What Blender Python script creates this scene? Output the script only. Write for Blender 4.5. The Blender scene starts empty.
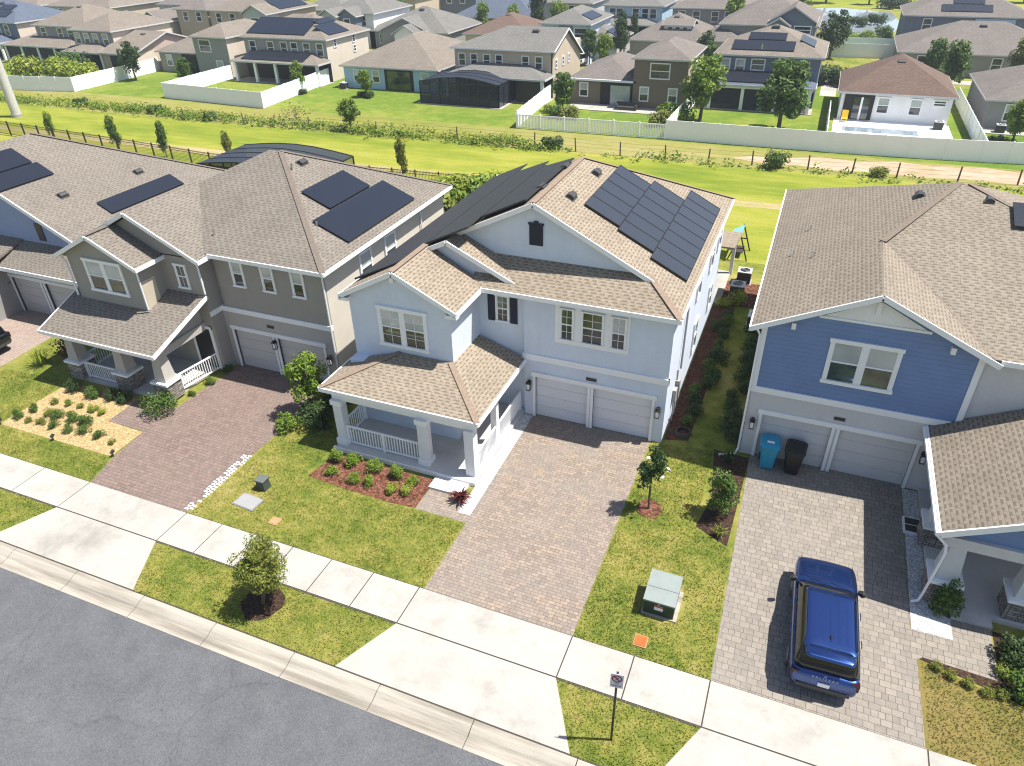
import bpy, math, random
from mathutils import Vector, Matrix, noise
random.seed(7)
V = Vector
S = bpy.context.scene
C = S.collection
R = math.radians
# ------------------------------------------------------------------ materials
def srgb(r, g, b):
    f = lambda c: (c/255/12.92) if c/255 <= .04045 else ((c/255+.055)/1.055)**2.4
    return (f(r), f(g), f(b), 1)
class NT:
    def __init__(s, name):
        s.m = bpy.data.materials.new(name); s.m.use_nodes = True
        s.t = s.m.node_tree; s.p = s.t.nodes['Principled BSDF']
        s.tc = s.t.nodes.new('ShaderNodeTexCoord'); s.geo = s.t.nodes.new('ShaderNodeNewGeometry')
    def n(s, typ, **k):
        nd = s.t.nodes.new(typ)
        for a, v in k.items(): setattr(nd, a, v)
        return nd
    def l(s, a, b): s.t.links.new(a, b)
    def noise(s, scale, detail=4, rough=.6, src=None):
        nd = s.n('ShaderNodeTexNoise'); nd.inputs['Scale'].default_value = scale
        nd.inputs['Detail'].default_value = detail; nd.inputs['Roughness'].default_value = rough
        s.l(src or s.geo.outputs['Position'], nd.inputs['Vector']); return nd.outputs['Fac']
    def ramp(s, fac, stops):
        nd = s.n('ShaderNodeValToRGB'); e = nd.color_ramp.elements
        while len(e) < len(stops): e.new(.5)
        for i, (p, c) in enumerate(stops):
            e[i].position = p; e[i].color = c if len(c) == 4 else (*c, 1)
        s.l(fac, nd.inputs['Fac']); return nd.outputs['Color']
    def mix(s, a, b, fac=.5, mode='MIX'):
        nd = s.n('ShaderNodeMix', data_type='RGBA', blend_type=mode)
        for v, k in ((fac, 0), (a, 6), (b, 7)):
            if hasattr(v, 'is_output'): s.l(v, nd.inputs[k])
            else: nd.inputs[k].default_value = v
        return nd.outputs[2]
    def bump(s, h, strength=.3, dist=.02):
        nd = s.n('ShaderNodeBump'); nd.inputs['Strength'].default_value = strength; nd.inputs['Distance'].default_value = dist
        s.l(h, nd.inputs['Height']); s.l(nd.outputs['Normal'], s.p.inputs['Normal'])
    def done(s, col=None, rough=.8, metal=0, spec=.3):
        if col is not None:
            if hasattr(col, 'is_output'): s.l(col, s.p.inputs['Base Color'])
            else: s.p.inputs['Base Color'].default_value = col
        s.p.inputs['Roughness'].default_value = rough; s.p.inputs['Metallic'].default_value = metal
        s.p.inputs['Specular IOR Level'].default_value = spec
        return s.m
def gray(v): return (v, v, v, 1)
def mul(c, k): return (c[0]*k, c[1]*k, c[2]*k, 1)
def paint(name, col, rough=.6, var=.08, spec=.3, bump=0, metal=0, scale=3):
    t = NT(name); f = t.noise(scale, 5)
    c = t.ramp(f, [(.25, mul(col, 1-var)), (.75, mul(col, 1+var))])
    if bump: t.bump(t.noise(60, 3), bump, .01)
    return t.done(c, rough, metal, spec)
def stucco(name, col):
    t = NT(name); f = t.noise(.7, 6, .7); f2 = t.noise(25, 3)
    c = t.ramp(f, [(.3, mul(col, .93)), (.7, mul(col, 1.05))])
    c = t.mix(c, t.ramp(f2, [(.3, gray(.9)), (.7, gray(1.05))]), .6, 'MULTIPLY')
    mp = t.n('ShaderNodeMapping'); mp.inputs['Scale'].default_value = (2.6, 2.6, .16); t.l(t.geo.outputs['Position'], mp.inputs['Vector'])
    c = t.mix(c, t.ramp(t.noise(1, 5, .7, mp.outputs['Vector']), [(.32, gray(.93)), (.55, gray(1)), (.7, gray(1.02))]), .5, 'MULTIPLY')
    t.bump(t.noise(45, 4), .25, .01)
    return t.done(c, .88, 0, .15)
def siding(name, col, pitch=.19):
    t = NT(name)
    sx = t.n('ShaderNodeSeparateXYZ'); t.l(t.geo.outputs['Position'], sx.inputs[0])
    m = t.n('ShaderNodeMath', operation='DIVIDE'); t.l(sx.outputs['Z'], m.inputs[0]); m.inputs[1].default_value = pitch
    fr = t.n('ShaderNodeMath', operation='FRACT'); t.l(m.outputs[0], fr.inputs[0])
    c = t.ramp(t.noise(1.2, 4), [(.3, mul(col, .93)), (.7, mul(col, 1.06))])
    c = t.mix(c, t.ramp(fr.outputs[0], [(0, gray(.72)), (.1, gray(1)), (1, gray(1))]), 1, 'MULTIPLY')
    t.bump(fr.outputs[0], .6, .02)
    return t.done(c, .6, 0, .25)
def shingle(name, c1, c2, gap, bw=.34, rh=.15, speck=.7):
    t = NT(name); b = t.n('ShaderNodeTexBrick'); t.l(t.tc.outputs['UV'], b.inputs['Vector'])
    b.offset = .37; b.offset_frequency = 2; b.squash = .8; b.squash_frequency = 3
    b.inputs['Color1'].default_value = c1; b.inputs['Color2'].default_value = c2; b.inputs['Mortar'].default_value = gap
    b.inputs['Scale'].default_value = 1; b.inputs['Mortar Size'].default_value = .006; b.inputs['Bias'].default_value = -.35
    b.inputs['Brick Width'].default_value = bw; b.inputs['Row Height'].default_value = rh; b.inputs['Mortar Smooth'].default_value = .3
    sx = t.n('ShaderNodeSeparateXYZ'); t.l(t.tc.outputs['UV'], sx.inputs[0])
    dv = t.n('ShaderNodeMath', operation='DIVIDE'); t.l(sx.outputs['Y'], dv.inputs[0]); dv.inputs[1].default_value = rh
    fr = t.n('ShaderNodeMath', operation='FRACT'); t.l(dv.outputs[0], fr.inputs[0])
    def mth(op, a, b=None):
        m = t.n('ShaderNodeMath', operation=op)
        for k, v in ((0, a), (1, b)):
            if v is None: continue
            if hasattr(v, 'is_output'): t.l(v, m.inputs[k])
            else: m.inputs[k].default_value = v
        return m.outputs[0]
    row = mth('FLOOR', dv.outputs[0]); us = mth('DIVIDE', sx.outputs['X'], bw)
    off = mth('ADD', mth('MULTIPLY', row, .382), mth('MULTIPLY', mth('SINE', mth('MULTIPLY', row, 2.3)), .13))
    jit = mth('MULTIPLY', t.noise(2.4, 2), 1.1)
    tab = t.ramp(mth('FRACT', mth('ADD', mth('ADD', us, off), jit)), [(.46, gray(1)), (.56, gray(0))])
    line = t.ramp(fr.outputs[0], [(0, gray(1)), (.38, gray(1)), (.52, gray(0)), (1, gray(0))])
    shadow_dash = t.mix(tab, line, 1, 'MULTIPLY')
    c = t.mix(b.outputs['Color'], gap, t.mix(gray(0), shadow_dash, speck))  # dashes paint the shadow under thick tabs into the colour
    c = t.mix(c, t.ramp(t.noise(.35, 5, .7), [(.3, gray(.88)), (.7, gray(1.1))]), .8, 'MULTIPLY')
    c = t.mix(c, t.ramp(t.noise(70, 2), [(.3, gray(.8)), (.7, gray(1.15))]), .5, 'MULTIPLY')
    t.bump(shadow_dash, -.5, .02)
    return t.done(c, .95, 0, .1)
def paver(name, c1, c2, c3, gap, bw=.27, rh=.135, tint=.6):
    t = NT(name); b = t.n('ShaderNodeTexBrick'); t.l(t.tc.outputs['UV'], b.inputs['Vector'])
    b.offset = .5; b.inputs['Color1'].default_value = c1; b.inputs['Color2'].default_value = c2; b.inputs['Mortar'].default_value = gap
    b.squash = .62; b.squash_frequency = 3
    b.inputs['Scale'].default_value = 1; b.inputs['Mortar Size'].default_value = .007; b.inputs['Mortar Smooth'].default_value = .2
    b.inputs['Brick Width'].default_value = bw; b.inputs['Row Height'].default_value = rh
    f = t.ramp(t.noise(.55, 5, .65), [(.38, gray(0)), (.62, gray(1))])
    c = t.mix(b.outputs['Color'], c3, f); c = t.mix(b.outputs['Color'], c, tint)
    c = t.mix(c, t.ramp(t.noise(6, 4), [(.3, gray(.86)), (.7, gray(1.1))]), .8, 'MULTIPLY')
    c = t.mix(c, t.ramp(b.outputs['Fac'], [(0, gray(1)), (1, gray(.55))]), .8, 'MULTIPLY')
    t.bump(b.outputs['Fac'], -.4, .01)
    return t.done(c, .9, 0, .15)
def turf(name, stops, s1=.22, s2=2.2, s3=28, stretch=1):
    t = NT(name)
    mp = t.n('ShaderNodeMapping'); mp.inputs['Scale'].default_value = (1/stretch, 1, 1); t.l(t.geo.outputs['Position'], mp.inputs['Vector'])
    src = mp.outputs['Vector']
    a = t.noise(s1, 5, .6, src); b = t.noise(s2, 5, .7, src)
    m = t.mix(a, b, .45)
    c = t.ramp(m, stops)
    c = t.mix(c, t.ramp(t.noise(s3, 3, .8), [(.25, gray(.78)), (.55, gray(1)), (.8, gray(1.25))]), .8, 'MULTIPLY')
    t.bump(t.noise(s3*1.3, 3, .8), .8, .05)
    return t.done(c, 1, 0, 0)
def leafmat(name, a, b, c, trans=.3):
    t = NT(name); rp = t.geo.outputs['Random Per Island']
    col = t.ramp(rp, [(0, a), (.5, b), (1, c)])
    col = t.mix(col, t.ramp(t.noise(1.6, 3), [(.3, gray(.8)), (.7, gray(1.2))]), .7, 'MULTIPLY')
    t.done(col, .55, 0, .3)
    tr = t.n('ShaderNodeBsdfTranslucent'); mx = t.n('ShaderNodeMixShader'); mx.inputs[0].default_value = trans
    t.l(col, tr.inputs['Color']); out = t.t.nodes['Material Output']
    t.l(t.p.outputs[0], mx.inputs[1]); t.l(tr.outputs[0], mx.inputs[2]); t.l(mx.outputs[0], out.inputs['Surface'])
    return t.m
def speckle(name, cols, scale=18, bump=.8):
    t = NT(name); v = t.n('ShaderNodeTexVoronoi'); v.inputs['Scale'].default_value = scale
    t.l(t.geo.outputs['Position'], v.inputs['Vector'])
    sp = t.n('ShaderNodeSeparateColor'); t.l(v.outputs['Color'], sp.inputs[0])
    c = t.ramp(sp.outputs[0], [(i/(len(cols)-1), k) for i, k in enumerate(cols)])
    c = t.mix(c, t.ramp(v.outputs['Distance'], [(0, gray(1.1)), (.6, gray(.45))]), .8, 'MULTIPLY')
    t.bump(v.outputs['Distance'], -bump, .05)
    return t.done(c, .95, 0, .1)
def screenmat(name, col, dens):
    t = NT(name); t.done(col, .6); tr = t.n('ShaderNodeBsdfTransparent'); mx = t.n('ShaderNodeMixShader'); mx.inputs[0].default_value = dens
    t.l(tr.outputs[0], mx.inputs[1]); t.l(t.p.outputs[0], mx.inputs[2]); t.l(mx.outputs[0], t.t.nodes['Material Output'].inputs['Surface'])
    return t.m
M = {}
M['white'] = paint('white_trim_paint', gray(.78), .5, .03)
M['trimfar'] = paint('pale_grey_trim', gray(.5), .6, .05)
M['vinyl'] = paint('white_vinyl', gray(.87), .45, .03, scale=.6)
M['asphalt'] = None
def mk_asphalt():
    t = NT('asphalt'); c = t.ramp(t.noise(.3, 6, .7), [(.3, (.094, .096, .103, 1)), (.7, (.122, .124, .131, 1))])
    c = t.mix(c, t.ramp(t.noise(26, 4, .85), [(.3, gray(.55)), (.5, gray(1)), (.7, gray(1.5))]), .9, 'MULTIPLY')
    c = t.mix(c, t.ramp(t.noise(1.3, 7, .8), [(.35, gray(.84)), (.65, gray(1.1))]), .8, 'MULTIPLY')
    v = t.n('ShaderNodeTexVoronoi', feature='DISTANCE_TO_EDGE'); v.inputs['Scale'].default_value = .16; v.inputs['Randomness'].default_value = 1
    ad = t.n('ShaderNodeVectorMath', operation='ADD'); ns = t.n('ShaderNodeTexNoise'); ns.inputs['Scale'].default_value = .9; ns.inputs['Detail'].default_value = 6
    t.l(t.geo.outputs['Position'], ns.inputs['Vector']); t.l(t.geo.outputs['Position'], ad.inputs[0]); t.l(ns.outputs['Color'], ad.inputs[1]); t.l(ad.outputs[0], v.inputs['Vector'])
    c = t.mix(c, t.ramp(v.outputs['Distance'], [(0, gray(.75)), (.003, gray(.86)), (.007, gray(1))]), .6, 'MULTIPLY')
    c = t.mix(c, t.ramp(t.noise(2.1, 3, .5), [(.72, gray(1)), (.76, gray(.6))]), .9, 'MULTIPLY')
    t.bump(t.noise(60, 3), .5, .02); return t.done(c, .92, 0, .2)
M['asphalt'] = mk_asphalt()
def mk_conc(name, base, stain):
    t = NT(name); c = t.ramp(t.noise(.5, 6, .7), [(.33, mul(base, .86)), (.5, base), (.7, mul(base, 1.04))])
    st = t.ramp(t.noise(.38, 8, .72), [(.5, gray(0)), (.68, gray(1))])
    c = t.mix(c, stain, t.mix(gray(0), st, .62))
    c = t.mix(c, t.ramp(t.noise(35, 3), [(.3, gray(.92)), (.7, gray(1.05))]), .8, 'MULTIPLY')
    t.bump(t.noise(90, 2), .2, .005); return t.done(c, .9, 0, .15)
def mk_kerb():
    t = NT('stained_kerb_concrete'); base = (.37, .335, .285, 1)
    mp = t.n('ShaderNodeMapping'); mp.inputs['Scale'].default_value = (.14, 2.6, 1); t.l(t.geo.outputs['Position'], mp.inputs['Vector'])
    c = t.ramp(t.noise(1, 6, .7, mp.outputs['Vector']), [(.33, (.19, .17, .14, 1)), (.47, (.3, .27, .225, 1)), (.56, base)])
    c = t.mix(c, t.ramp(t.noise(35, 3), [(.3, gray(.88)), (.7, gray(1.07))]), .8, 'MULTIPLY')
    t.bump(t.noise(90, 2), .2, .005); return t.done(c, .9, 0, .15)
M['conc'] = mk_conc('pale_concrete', (.37, .352, .318, 1), (.19, .178, .16, 1))
M['kerb'] = mk_kerb()
M['joint'] = paint('joint_dirt', (.06, .05, .04, 1), .9)
M['porchfloor'] = mk_conc('porch_floor_concrete', (.52, .5, .48, 1), (.35, .33, .31, 1))
M['ground'] = turf('ground_grass', [(.36, (.085, .13, .022, 1)), (.46, (.165, .19, .038, 1)), (.54, (.25, .24, .06, 1)), (.64, (.34, .285, .11, 1))])
M['field'] = turf('field_grass', [(.36, (.11, .165, .024, 1)), (.46, (.18, .215, .03, 1)), (.54, (.26, .265, .045, 1)), (.64, (.33, .28, .095, 1))], .07, .55, 6, 4)
M['rear'] = turf('rear_yard_grass', [(.33, (.08, .14, .022, 1)), (.47, (.125, .185, .03, 1)), (.58, (.2, .225, .045, 1)), (.72, (.27, .25, .085, 1))], .09, .8, 6)
M['dryrear'] = turf('rough_verge_grass', [(.33, (.14, .17, .034, 1)), (.48, (.215, .215, .055, 1)), (.65, (.30, .26, .11, 1))], .1, .9, 7, 3)
M['dry'] = turf('dry_lawn', [(.34, (.10, .13, .025, 1)), (.45, (.18, .165, .045, 1)), (.56, (.25, .19, .07, 1)), (.68, (.16, .16, .035, 1))], .35, 2)
M['dirt'] = turf('sandy_dirt', [(.36, (.19, .21, .04, 1)), (.45, (.27, .25, .08, 1)), (.54, (.36, .29, .16, 1)), (.7, (.42, .33, .22, 1))], .12, .9, 7, 3)
M['sand'] = turf('pale_sand', [(.36, (.25, .22, .08, 1)), (.44, (.38, .28, .18, 1)), (.56, (.47, .34, .25, 1)), (.7, (.5, .38, .29, 1))], .3, 1.4, 9, 2)
M['mulchred'] = speckle('red_mulch', [(.1, .035, .025, 1), (.2, .075, .05, 1), (.28, .14, .09, 1), (.06, .028, .02, 1)], 14)
M['mulchgold'] = speckle('golden_mulch', [(.52, .37, .17, 1), (.60, .45, .24, 1), (.42, .28, .11, 1), (.62, .49, .29, 1)], 14, .5)
M['mulchbrown'] = speckle('shaded_brown_mulch', [(.09, .04, .028, 1), (.16, .075, .05, 1), (.05, .026, .02, 1)], 14)  # brown mulch, darkened further for the shade on the side strip
M['mulchdark'] = speckle('dark_mulch', [(.05, .03, .022, 1), (.10, .06, .04, 1), (.03, .02, .016, 1)], 15)
M['gravel'] = speckle('white_gravel', [gray(.75), gray(.6), gray(.82), gray(.45)], 14, .6)
M['stone'] = None
def mk_stone():
    t = NT('stacked_stone'); b = t.n('ShaderNodeTexBrick'); t.l(t.tc.outputs['UV'], b.inputs['Vector']); b.offset = .4; b.squash = .6; b.squash_frequency = 2
    b.inputs['Color1'].default_value = (.36, .32, .28, 1); b.inputs['Color2'].default_value = (.17, .155, .145, 1); b.inputs['Mortar'].default_value = gray(.05)
    b.inputs['Scale'].default_value = 1; b.inputs['Mortar Size'].default_value = .012; b.inputs['Brick Width'].default_value = .3; b.inputs['Row Height'].default_value = .1
    c = t.mix(b.outputs['Color'], t.ramp(t.noise(5, 4), [(.3, gray(.7)), (.7, gray(1.3))]), .8, 'MULTIPLY')
    t.bump(b.outputs['Fac'], -.8, .04); return t.done(c, .9)
M['stone'] = mk_stone()
M['sh_main'] = shingle('tan_shingles', (.285, .240, .185, 1), (.225, .186, .142, 1), (.125, .095, .07, 1))
M['sh_left'] = shingle('greyish_tan_shingles', (.20, .178, .152, 1), (.158, .138, .118, 1), (.098, .08, .067, 1))
M['sh_right'] = shingle('weathered_shingles', (.245, .21, .168, 1), (.195, .165, .13, 1), (.11, .088, .068, 1))
M['cap_main'] = paint('tan_ridge_shingle', (.235, .178, .135, 1), .95, .2, .1, .4, scale=9); M['cap_left'] = paint('greyish_ridge_shingle', (.155, .128, .108, 1), .95, .2, .1, .4, scale=9); M['cap_right'] = paint('weathered_ridge_shingle', (.185, .15, .12, 1), .95, .2, .1, .4, scale=9)
def farsh(name, c): return shingle(name, mul(c, 1.0), mul(c, .8), mul(c, .55), .6, .22, .5)
M['sh_grey'] = farsh('far_grey_shingles', (.175, .168, .155, 1)); M['sh_brown'] = farsh('far_tan_shingles', (.21, .18, .15, 1))
M['sh_red'] = farsh('far_red_brown_shingles', (.15, .105, .085, 1)); M['sh_slate'] = farsh('far_slate_shingles', (.105, .125, .165, 1)); M['sh_taupe'] = farsh('far_taupe_shingles', (.18, .158, .142, 1))
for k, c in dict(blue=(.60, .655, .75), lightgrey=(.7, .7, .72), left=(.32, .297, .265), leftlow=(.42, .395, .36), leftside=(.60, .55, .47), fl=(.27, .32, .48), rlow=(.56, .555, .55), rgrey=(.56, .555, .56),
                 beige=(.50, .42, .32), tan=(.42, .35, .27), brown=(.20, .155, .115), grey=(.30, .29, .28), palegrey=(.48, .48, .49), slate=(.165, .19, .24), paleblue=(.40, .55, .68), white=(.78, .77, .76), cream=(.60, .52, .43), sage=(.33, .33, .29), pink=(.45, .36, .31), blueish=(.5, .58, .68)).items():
    M['w_'+k] = stucco(k+'_stucco', (*c, 1))  # cream and leftside take the sunlit side tone into the stucco colour
M['sid_blue'] = siding('blue_lap_siding', (.15, .228, .42, 1))
M['sid_grey'] = siding('beige_lap_siding', (.52, .46, .36, 1))
M['garage'] = None
def mk_gar(name, col):
    t = NT(name); c = t.ramp(t.noise(.8, 3), [(.3, mul(col, .96)), (.7, mul(col, 1.03))]); return t.done(c, .5, 0, .3)
M['garage'] = mk_gar('garage_door_paint', (.64, .655, .69, 1)); M['garage_l'] = mk_gar('taupe_garage_paint', (.5, .485, .475, 1)); M['garage_r'] = mk_gar('grey_garage_paint', (.56, .555, .56, 1))
def mk_glass(name, a, b):
    t = NT(name); c = t.ramp(t.noise(.9, 3), [(.35, a), (.65, b)]); return t.done(c, .04, 0, .8)
M['glass'] = mk_glass('window_glass', (.012, .016, .02, 1), (.05, .06, .07, 1)); M['blind'] = mk_glass('glass_over_blinds', (.33, .36, .36, 1), (.42, .45, .44, 1))
M['greenglass'] = mk_glass('glass_painted_garden_reflection', (.02, .03, .02, 1), (.09, .12, .06, 1))  # green garden reflection is painted into the pane colour
M['dark'] = paint('dark_interior_shade', gray(.015), .6); M['black'] = paint('black_metal', gray(.018), .4, .1, .5); M['navy'] = paint('navy_shutter', (.008, .013, .03, 1), .5)  # near-black paint stands for shaded interiors
M['greydark'] = paint('charcoal_plastic', gray(.05), .5); M['chrome'] = paint('bright_metal', gray(.6), .25, .05, .5, 0, 1)
M['solar'] = None
def mk_solar(name, a, rough=.12, cell=True):
    t = NT(name)
    if cell:
        b = t.n('ShaderNodeTexBrick'); t.l(t.tc.outputs['UV'], b.inputs['Vector']); b.offset = 0
        b.inputs['Color1'].default_value = a; b.inputs['Color2'].default_value = mul(a, .85); b.inputs['Mortar'].default_value = mul(a, 1.6)
        b.inputs['Scale'].default_value = 1; b.inputs['Mortar Size'].default_value = .006; b.inputs['Brick Width'].default_value = .16; b.inputs['Row Height'].default_value = .16
        return t.done(b.outputs['Color'], rough, 0, .7)
    return t.done(a, rough, 0, .4)
M['solar'] = mk_solar('solar_cells', (.024, .026, .033, 1), .3); M['solarfar'] = mk_solar('far_solar_cells', (.014, .017, .026, 1), .28, False)
def mk_mat():
    t = NT('pool_heater_mat'); w = t.n('ShaderNodeTexWave', wave_type='BANDS', bands_direction='X'); w.inputs['Scale'].default_value = 5; w.inputs['Distortion'].default_value = .4
    t.l(t.tc.outputs['UV'], w.inputs['Vector']); c = t.ramp(w.outputs['Fac'], [(0, gray(.012)), (.6, gray(.045)), (1, gray(.03))])
    t.bump(w.outputs['Fac'], .6, .02); return t.done(c, .5, 0, .4)
M['poolmat'] = mk_mat()
M['screen'] = screenmat('dark_insect_screen', (.025, .032, .05, 1), .6); M['screenroof'] = screenmat('roof_insect_screen', (.02, .026, .042, 1), .93); M['wire'] = screenmat('thin_bars', gray(.02), .22)
M['bark'] = paint('bark', (.12, .09, .065, 1), .95, .3, .1, .5, scale=12)
L = {}
L['mid'] = leafmat('mid_leaves', (.035, .08, .014, 1), (.08, .15, .022, 1), (.15, .22, .035, 1))
L['dark'] = leafmat('dark_leaves', (.02, .048, .013, 1), (.042, .085, .02, 1), (.085, .135, .033, 1))
L['bright'] = leafmat('bright_leaves', (.08, .15, .015, 1), (.15, .24, .022, 1), (.24, .3, .04, 1))
L['olive'] = leafmat('olive_leaves', (.09, .12, .018, 1), (.175, .2, .03, 1), (.27, .28, .05, 1))
L['yellow'] = leafmat('yellow_green_leaves', (.14, .20, .02, 1), (.25, .31, .03, 1), (.36, .38, .06, 1))
L['red'] = leafmat('burgundy_leaves', (.04, .008, .012, 1), (.1, .015, .02, 1), (.18, .05, .03, 1))
L['dryt'] = leafmat('dry_twigs', (.16, .13, .08, 1), (.24, .2, .11, 1), (.2, .2, .06, 1))
def grassmat(name, stops):
    t = NT(name); m = t.mix(t.noise(.22, 5, .6), t.noise(2.2, 5, .7), .45); c = t.ramp(m, stops)
    c = t.mix(c, t.ramp(t.geo.outputs['Random Per Island'], [(0, gray(.95)), (1, gray(1.7))]), 1, 'MULTIPLY')
    t.done(c, .7, 0, .1); tr = t.n('ShaderNodeBsdfTranslucent'); mx = t.n('ShaderNodeMixShader'); mx.inputs[0].default_value = .4
    t.l(c, tr.inputs['Color']); t.l(t.p.outputs[0], mx.inputs[1]); t.l(tr.outputs[0], mx.inputs[2]); t.l(mx.outputs[0], t.t.nodes['Material Output'].inputs['Surface']); return t.m
GS = [(.36, (.085, .13, .022, 1)), (.46, (.165, .19, .038, 1)), (.54, (.25, .24, .06, 1)), (.64, (.34, .285, .11, 1))]
L['grass_old'] = leafmat('grass_blades', (.11, .16, .028, 1), (.24, .26, .05, 1), (.37, .34, .11, 1), .35)
L['grass'] = grassmat('grass_blades', GS)
L['grassdry'] = leafmat('dry_grass_blades', (.13, .155, .035, 1), (.25, .215, .07, 1), (.36, .28, .12, 1), .35)
# ------------------------------------------------------------------ mesh builder
BASE = {}
class MB:
    def __init__(s): s.v = []; s.f = []; s.smooth = False
    def poly(s, pts):
        i = len(s.v); s.v += [V(p) for p in pts]; s.f.append(tuple(range(i, i+len(pts)))); return s
    def hull(s, a, b):      # prism between two equal rings (a counter-clockwise seen from outside of the a end)
        n = len(a); i = len(s.v); s.v += [V(p) for p in a]+[V(p) for p in b]
        s.f.append(tuple(range(i, i+n))[::-1]); s.f.append(tuple(range(i+n, i+2*n)))
        for k in range(n):
            j = (k+1) % n; s.f.append((i+k, i+j, i+n+j, i+n+k))
        return s
    def slab(s, pts, th=.1):
        pts = [V(p) for p in pts]; lo = [p-V((0, 0, th)) for p in pts]
        nz = sum((((pts[(k+1) % len(pts)]-pts[0]).cross(pts[(k+2) % len(pts)]-pts[0])).z) for k in range(len(pts)-2))
        if nz < 0: pts.reverse(); lo.reverse()
        return s.hull(lo, pts)
    def box(s, x0, x1, y0, y1, z0, z1):
        a = [(x0, y0), (x1, y0), (x1, y1), (x0, y1)]
        return s.hull([(x, y, z0) for x, y in a], [(x, y, z1) for x, y in a])
    def ob(s, F, r0, r1, u0, u1, n0, n1):
        O, Rr, U, N = F
        q = lambda r, u, n: O+Rr*r+U*u+N*n
        a = [(r0, u0), (r1, u0), (r1, u1), (r0, u1)]
        return s.hull([q(r, u, n0) for r, u in a], [q(r, u, n1) for r, u in a])
    def ext(s, F, poly, n0, n1):
        O, Rr, U, N = F
        return s.hull([O+Rr*r+U*u+N*n0 for r, u in poly], [O+Rr*r+U*u+N*n1 for r, u in poly])
    def beam(s, p, q, w, h, drop=0):
        p, q = V(p), V(q); d = (q-p).normalized(); sd = d.cross(V((0, 0, 1)))
        if sd.length < 1e-3: sd = V((1, 0, 0))
        sd.normalize(); up = sd.cross(d).normalized(); dz = V((0, 0, -drop))
        r = [sd*a*w/2+up*b*h/2+dz for a, b in ((-1, -1), (1, -1), (1, 1), (-1, 1))]
        return s.hull([p+k for k in r][::-1], [q+k for k in r][::-1])
    def tube(s, path, rad, n=8, cap=True):
        path = [V(p) for p in path]; rr = rad if isinstance(rad, (list, tuple)) else [rad]*len(path)
        i0 = len(s.v); pv = None
        for k, p in enumerate(path):
            d = (path[min(k+1, len(path)-1)]-path[max(k-1, 0)]).normalized()
            a = V((1, 0, 0)) if abs(d.x) < .9 else V((0, 1, 0))
            if pv is not None: a = pv
            b = d.cross(a).normalized(); a = b.cross(d).normalized(); pv = a
            for j in range(n):
                t = 2*math.pi*j/n; s.v.append(p+(a*math.cos(t)+b*math.sin(t))*rr[k])
        for k in range(len(path)-1):
            for j in range(n):
                a, b = i0+k*n+j, i0+k*n+(j+1) % n; s.f.append((a, b, b+n, a+n))
        if cap:
            s.f.append(tuple(range(i0, i0+n))[::-1]); e = i0+(len(path)-1)*n; s.f.append(tuple(range(e, e+n)))
        return s
    def rings(s, rings, cap=True):
        i0 = len(s.v); n = len(rings[0])
        for r in rings: s.v += [V(p) for p in r]
        for k in range(len(rings)-1):
            for j in range(n):
                a, b = i0+k*n+j, i0+k*n+(j+1) % n; s.f.append((a, b, b+n, a+n))
        if cap:
            s.f.append(tuple(range(i0, i0+n))[::-1]); e = i0+(len(rings)-1)*n; s.f.append(tuple(range(e, e+n)))
        return s
    def mesh(s, name, base=V((0, 0, 0))):
        me = bpy.data.meshes.new(name); me.from_pydata([tuple(p-base) for p in s.v], [], s.f)
        uv = me.uv_layers.new(name='UVMap'); me.update()
        Z = V((0, 0, 1)); co = [0.0]*(len(me.loops)*2)
        for pl in me.polygons:
            n = pl.normal; u = Z.cross(n)
            u = V((1, 0, 0)) if u.length < .02 else u.normalized()
            w = n.cross(u)
            for li in pl.loop_indices:
                p = s.v[me.loops[li].vertex_index]; co[2*li] = p.dot(u); co[2*li+1] = p.dot(w)
        uv.data.foreach_set('uv', co)
        if s.smooth: me.polygons.foreach_set('use_smooth', [True]*len(me.polygons))
        return me
    def build(s, name, m, parent=None, **tags):
        b = BASE[parent.name] if parent else V((0, 0, 0))
        me = s.mesh(name, b); me.materials.append(m)
        o = bpy.data.objects.new(name, me); C.objects.link(o)
        if parent: o.parent = parent
        BASE[o.name] = b
        for k, v in tags.items(): o[k] = v
        return o
def thing(name, label, cat, loc=(0, 0, 0), group=None):
    o = bpy.data.objects.new(name, None); C.objects.link(o); o.location = loc; o.empty_display_size = .3
    o['label'] = label; o['category'] = cat; BASE[o.name] = V(loc)
    if group: o['group'] = group
    return o
def struct(name, mb, m): return mb.build(name, m, None, kind='structure')
def sheet(name, pts, z, m, kind='structure'):
    return MB().poly([(x, y, z) for x, y in pts]).build(name, m, None, kind=kind)
def rect(x0, x1, y0, y1): return [(x0, y0), (x1, y0), (x1, y1), (x0, y1)]
X, Y, Zv = V((1, 0, 0)), V((0, 1, 0)), V((0, 0, 1))
def front(y): return (V((0, y, 0)), X, Zv, -Y)          # frame of a wall facing the street (-Y): r = x, u = z
def east(x): return (V((x, 0, 0)), Y, Zv, X)            # frame of a wall facing +X: r = y, u = z
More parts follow.
